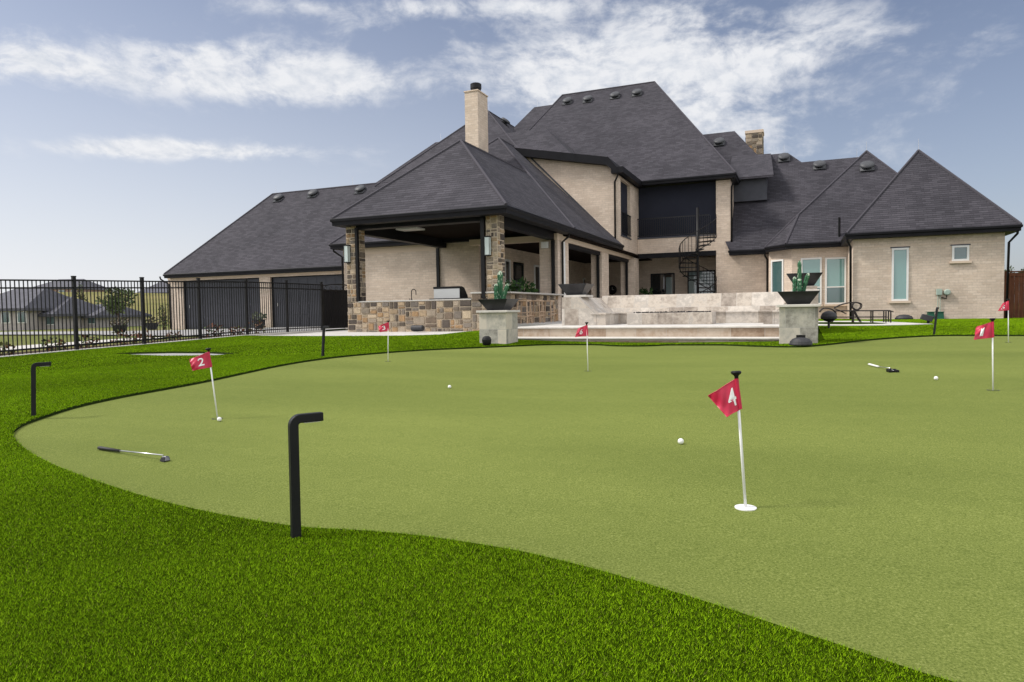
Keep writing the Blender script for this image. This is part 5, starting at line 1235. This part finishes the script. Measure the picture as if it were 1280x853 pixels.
# ------------------------------------------------------------------ camera, light, sky
SKYMUL = (.41, .46, .55); HAZEC = (5.7, 5.75, 5.95); CLOUDC = (5.1, 5.15, 5.3); EXPO = 0.78
cam = bpy.data.cameras.new('camera'); co = bpy.data.objects.new('camera', cam); COL.objects.link(co)
cam.lens = 24.0; cam.sensor_width = 36.0; cam.sensor_fit = 'HORIZONTAL'; cam.clip_start = .05; cam.clip_end = 9000
co.matrix_world = Matrix(((CM[0][0], CM[1][0], -CM[2][0], EYE[0]), (CM[0][1], CM[1][1], -CM[2][1], EYE[1]), (CM[0][2], CM[1][2], -CM[2][2], EYE[2]), (0, 0, 0, 1)))
S.camera = co
SUN_EL = math.radians(48); sd = CM.T @ np.array([-1.0, 0, .02]); SUN_AZ = math.atan2(sd[0], sd[1])     # azimuth from +y towards +x
sv = Vector((math.sin(SUN_AZ)*math.cos(SUN_EL), math.cos(SUN_AZ)*math.cos(SUN_EL), math.sin(SUN_EL)))
sl = bpy.data.lights.new('sun', 'SUN'); sl.energy = 2.0; sl.angle = math.radians(11); sl.color = (1, .95, .88)
so = bpy.data.objects.new('sun', sl); COL.objects.link(so); so.rotation_euler = sv.to_track_quat('Z', 'Y').to_euler(); so.location = (-20, 0, 40)
w = bpy.data.worlds.new('World'); S.world = w; w.use_nodes = True; w.node_tree.nodes.clear()
class WN(NT):
    def __init__(s, t): s.t = t; s.b = None
n = WN(w.node_tree)
sky = n.n('ShaderNodeTexSky', sky_type='NISHITA', sun_disc=False, sun_elevation=SUN_EL, sun_rotation=SUN_AZ, altitude=200, air_density=1.0, dust_density=2.2, ozone_density=1.2)
tc = n.n('ShaderNodeTexCoord'); D = tc.outputs['Generated']
sp = n.n('ShaderNodeSeparateXYZ'); n.put(sp.inputs[0], D); dx, dy, dzz = sp.outputs
az = n.math('ARCTAN2', dx, dy); el = n.math('ARCSINE', dzz)
# cloud coordinates: bearing and height, drawn out sideways as banks of high cloud are
cv = n.n('ShaderNodeCombineXYZ'); n.put(cv.inputs[0], az); n.put(cv.inputs[1], n.math('MULTIPLY', el, 1.75))
cb = n.n('ShaderNodeCombineXYZ'); n.put(cb.inputs[0], n.noise(cv.outputs[0], 3.0, 3, .5)); n.put(cb.inputs[1], n.noise(cv.outputs[0], 3.7, 3, .5))
sc_ = n.n('ShaderNodeVectorMath', operation='SCALE'); n.put(sc_.inputs[0], cb.outputs[0]); sc_.inputs['Scale'].default_value = .12
vm = n.n('ShaderNodeVectorMath', operation='ADD'); n.put(vm.inputs[0], cv.outputs[0]); n.put(vm.inputs[1], sc_.outputs[0])
nz = n.noise(vm.outputs[0], 8.0, 10, .6); nf = n.noise(vm.outputs[0], 34.0, 8, .62)
def ang(px, py):
    r = ray(px, py); r = r/np.linalg.norm(r); return math.atan2(r[0], r[1]), math.asin(r[2])
def blob(px, py, rx, ry, tilt=0.0, amp=1.0):
    """a cloud bank by its bearing, height and half extents (photo pixels turned into angles)"""
    a0, e0 = ang(px, py); a1, e1 = ang(px + rx, py); a2, e2 = ang(px, py - ry)
    wa, we = abs(a1 - a0), abs(e2 - e0); drift = (e1 - e0) / wa + tilt
    u = n.math('SUBTRACT', az, a0); v = n.math('SUBTRACT', n.math('SUBTRACT', el, e0), n.math('MULTIPLY', u, drift))
    u = n.math('DIVIDE', u, wa); v = n.math('DIVIDE', v, we)
    d2 = n.math('ADD', n.math('MULTIPLY', u, u), n.math('MULTIPLY', v, v))
    return n.math('MULTIPLY', n.math('POWER', 2.718, n.math('MULTIPLY', d2, -1.0)), amp)
CLOUDS = [(330,108,225,27,0,.95),(250,62,110,22,0,.7),(400,78,90,30,0,.6),(40,78,85,32,0,.8),(15,40,40,16,0,.5),(250,190,175,15,0,.9),(160,182,90,14,0,.45),
          (760,75,140,66,0,.62),(880,110,150,70,0,.66),(690,110,90,60,0,.5),(640,215,60,60,0,.45),(980,70,90,30,0,.5),(650,8,70,16,0,.6),(380,8,110,14,0,.6),(445,32,70,14,0,.45),(525,10,60,16,0,.55),(210,30,60,10,0,.4),(1090,36,120,36,0,.5),(960,190,190,60,0,.42),(860,16,170,24,0,.45),(1180,110,120,40,0,.22),(1250,60,60,40,0,.2),(570,60,60,40,0,.3)]
tot = None
for c in CLOUDS:
    o = blob(*c); tot = o if tot is None else n.math('ADD', tot, o)
tot = n.math('MINIMUM', tot, 1.25)
x = n.math('ADD', tot, n.math('MULTIPLY', n.math('SUBTRACT', nz, .5), 2.6)); x = n.math('ADD', x, n.math('MULTIPLY', n.math('SUBTRACT', nf, .5), .85))
mr = n.n('ShaderNodeMapRange', interpolation_type='SMOOTHSTEP'); n.put(mr.inputs[0], x); mr.inputs[1].default_value = .20; mr.inputs[2].default_value = 1.0
cl = n.math('MULTIPLY', mr.outputs[0], n.math('MINIMUM', n.math('ADD', n.math('MULTIPLY', tot, 1.1), .10), 1.0)); cl = n.math('MULTIPLY', cl, .95)
bright = n.ramp(nf, [(.3, (.74, .78, .84)), (.58, (1.0, 1.0, 1.0))])
skyc = n.mix(1.0, sky.outputs[0], SKYMUL, 'MULTIPLY')
# low haze: milky towards the horizon, more so on the sun's side
hz = n.math('POWER', n.math('SUBTRACT', 1.0, n.math('MAXIMUM', n.math('MINIMUM', dzz, 1.0), 0.0)), 2.7)
sdn = n.n('ShaderNodeVectorMath', operation='DOT_PRODUCT'); n.put(sdn.inputs[0], D); sdn.inputs[1].default_value = (math.sin(SUN_AZ), math.cos(SUN_AZ), 0)
sunside = n.math('ADD', .60, n.math('MULTIPLY', n.math('MAXIMUM', sdn.outputs['Value'], -.4), .5))
hf = n.math('MULTIPLY', hz, sunside, clamp=True)
skyc = n.mix(hf, skyc, HAZEC)
wc = n.mix(1.0, bright, CLOUDC, 'MULTIPLY')
fin = n.mix(cl, skyc, wc)
# unseen bright cloud overhead and behind the viewer, added to fill the shaded walls
vd = n.n('ShaderNodeVectorMath', operation='DOT_PRODUCT'); n.put(vd.inputs[0], D); vd.inputs[1].default_value = (-math.sin(.3997)*.80, math.cos(.3997)*.80, -.60)
mk = n.n('ShaderNodeMapRange', interpolation_type='SMOOTHSTEP'); n.put(mk.inputs[0], n.math('ADD', vd.outputs['Value'], n.math('MULTIPLY', n.math('SUBTRACT', nz, .5), .5))); mk.inputs[1].default_value = .30; mk.inputs[2].default_value = -.15
fin = n.mix(n.math('MULTIPLY', mk.outputs[0], .85), fin, (7.6, 7.55, 7.7))
bg = n.n('ShaderNodeBackground'); n.put(bg.inputs[0], fin); bg.inputs[1].default_value = .1
wo = n.n('ShaderNodeOutputWorld'); n.t.links.new(bg.outputs[0], wo.inputs[0])

S.render.engine = 'CYCLES'; S.cycles.use_denoising = True
try: S.cycles.denoiser = 'OPENIMAGEDENOISE'
except Exception: pass
S.cycles.max_bounces = 6; S.cycles.diffuse_bounces = 3; S.cycles.glossy_bounces = 3; S.cycles.use_adaptive_sampling = True; S.cycles.adaptive_threshold = .015
S.view_settings.view_transform = 'Standard'; S.view_settings.look = 'None'; S.view_settings.gamma = 1; S.view_settings.exposure = EXPO
S.view_settings.use_curve_mapping = False
S.render.resolution_x = 1024; S.render.resolution_y = 682
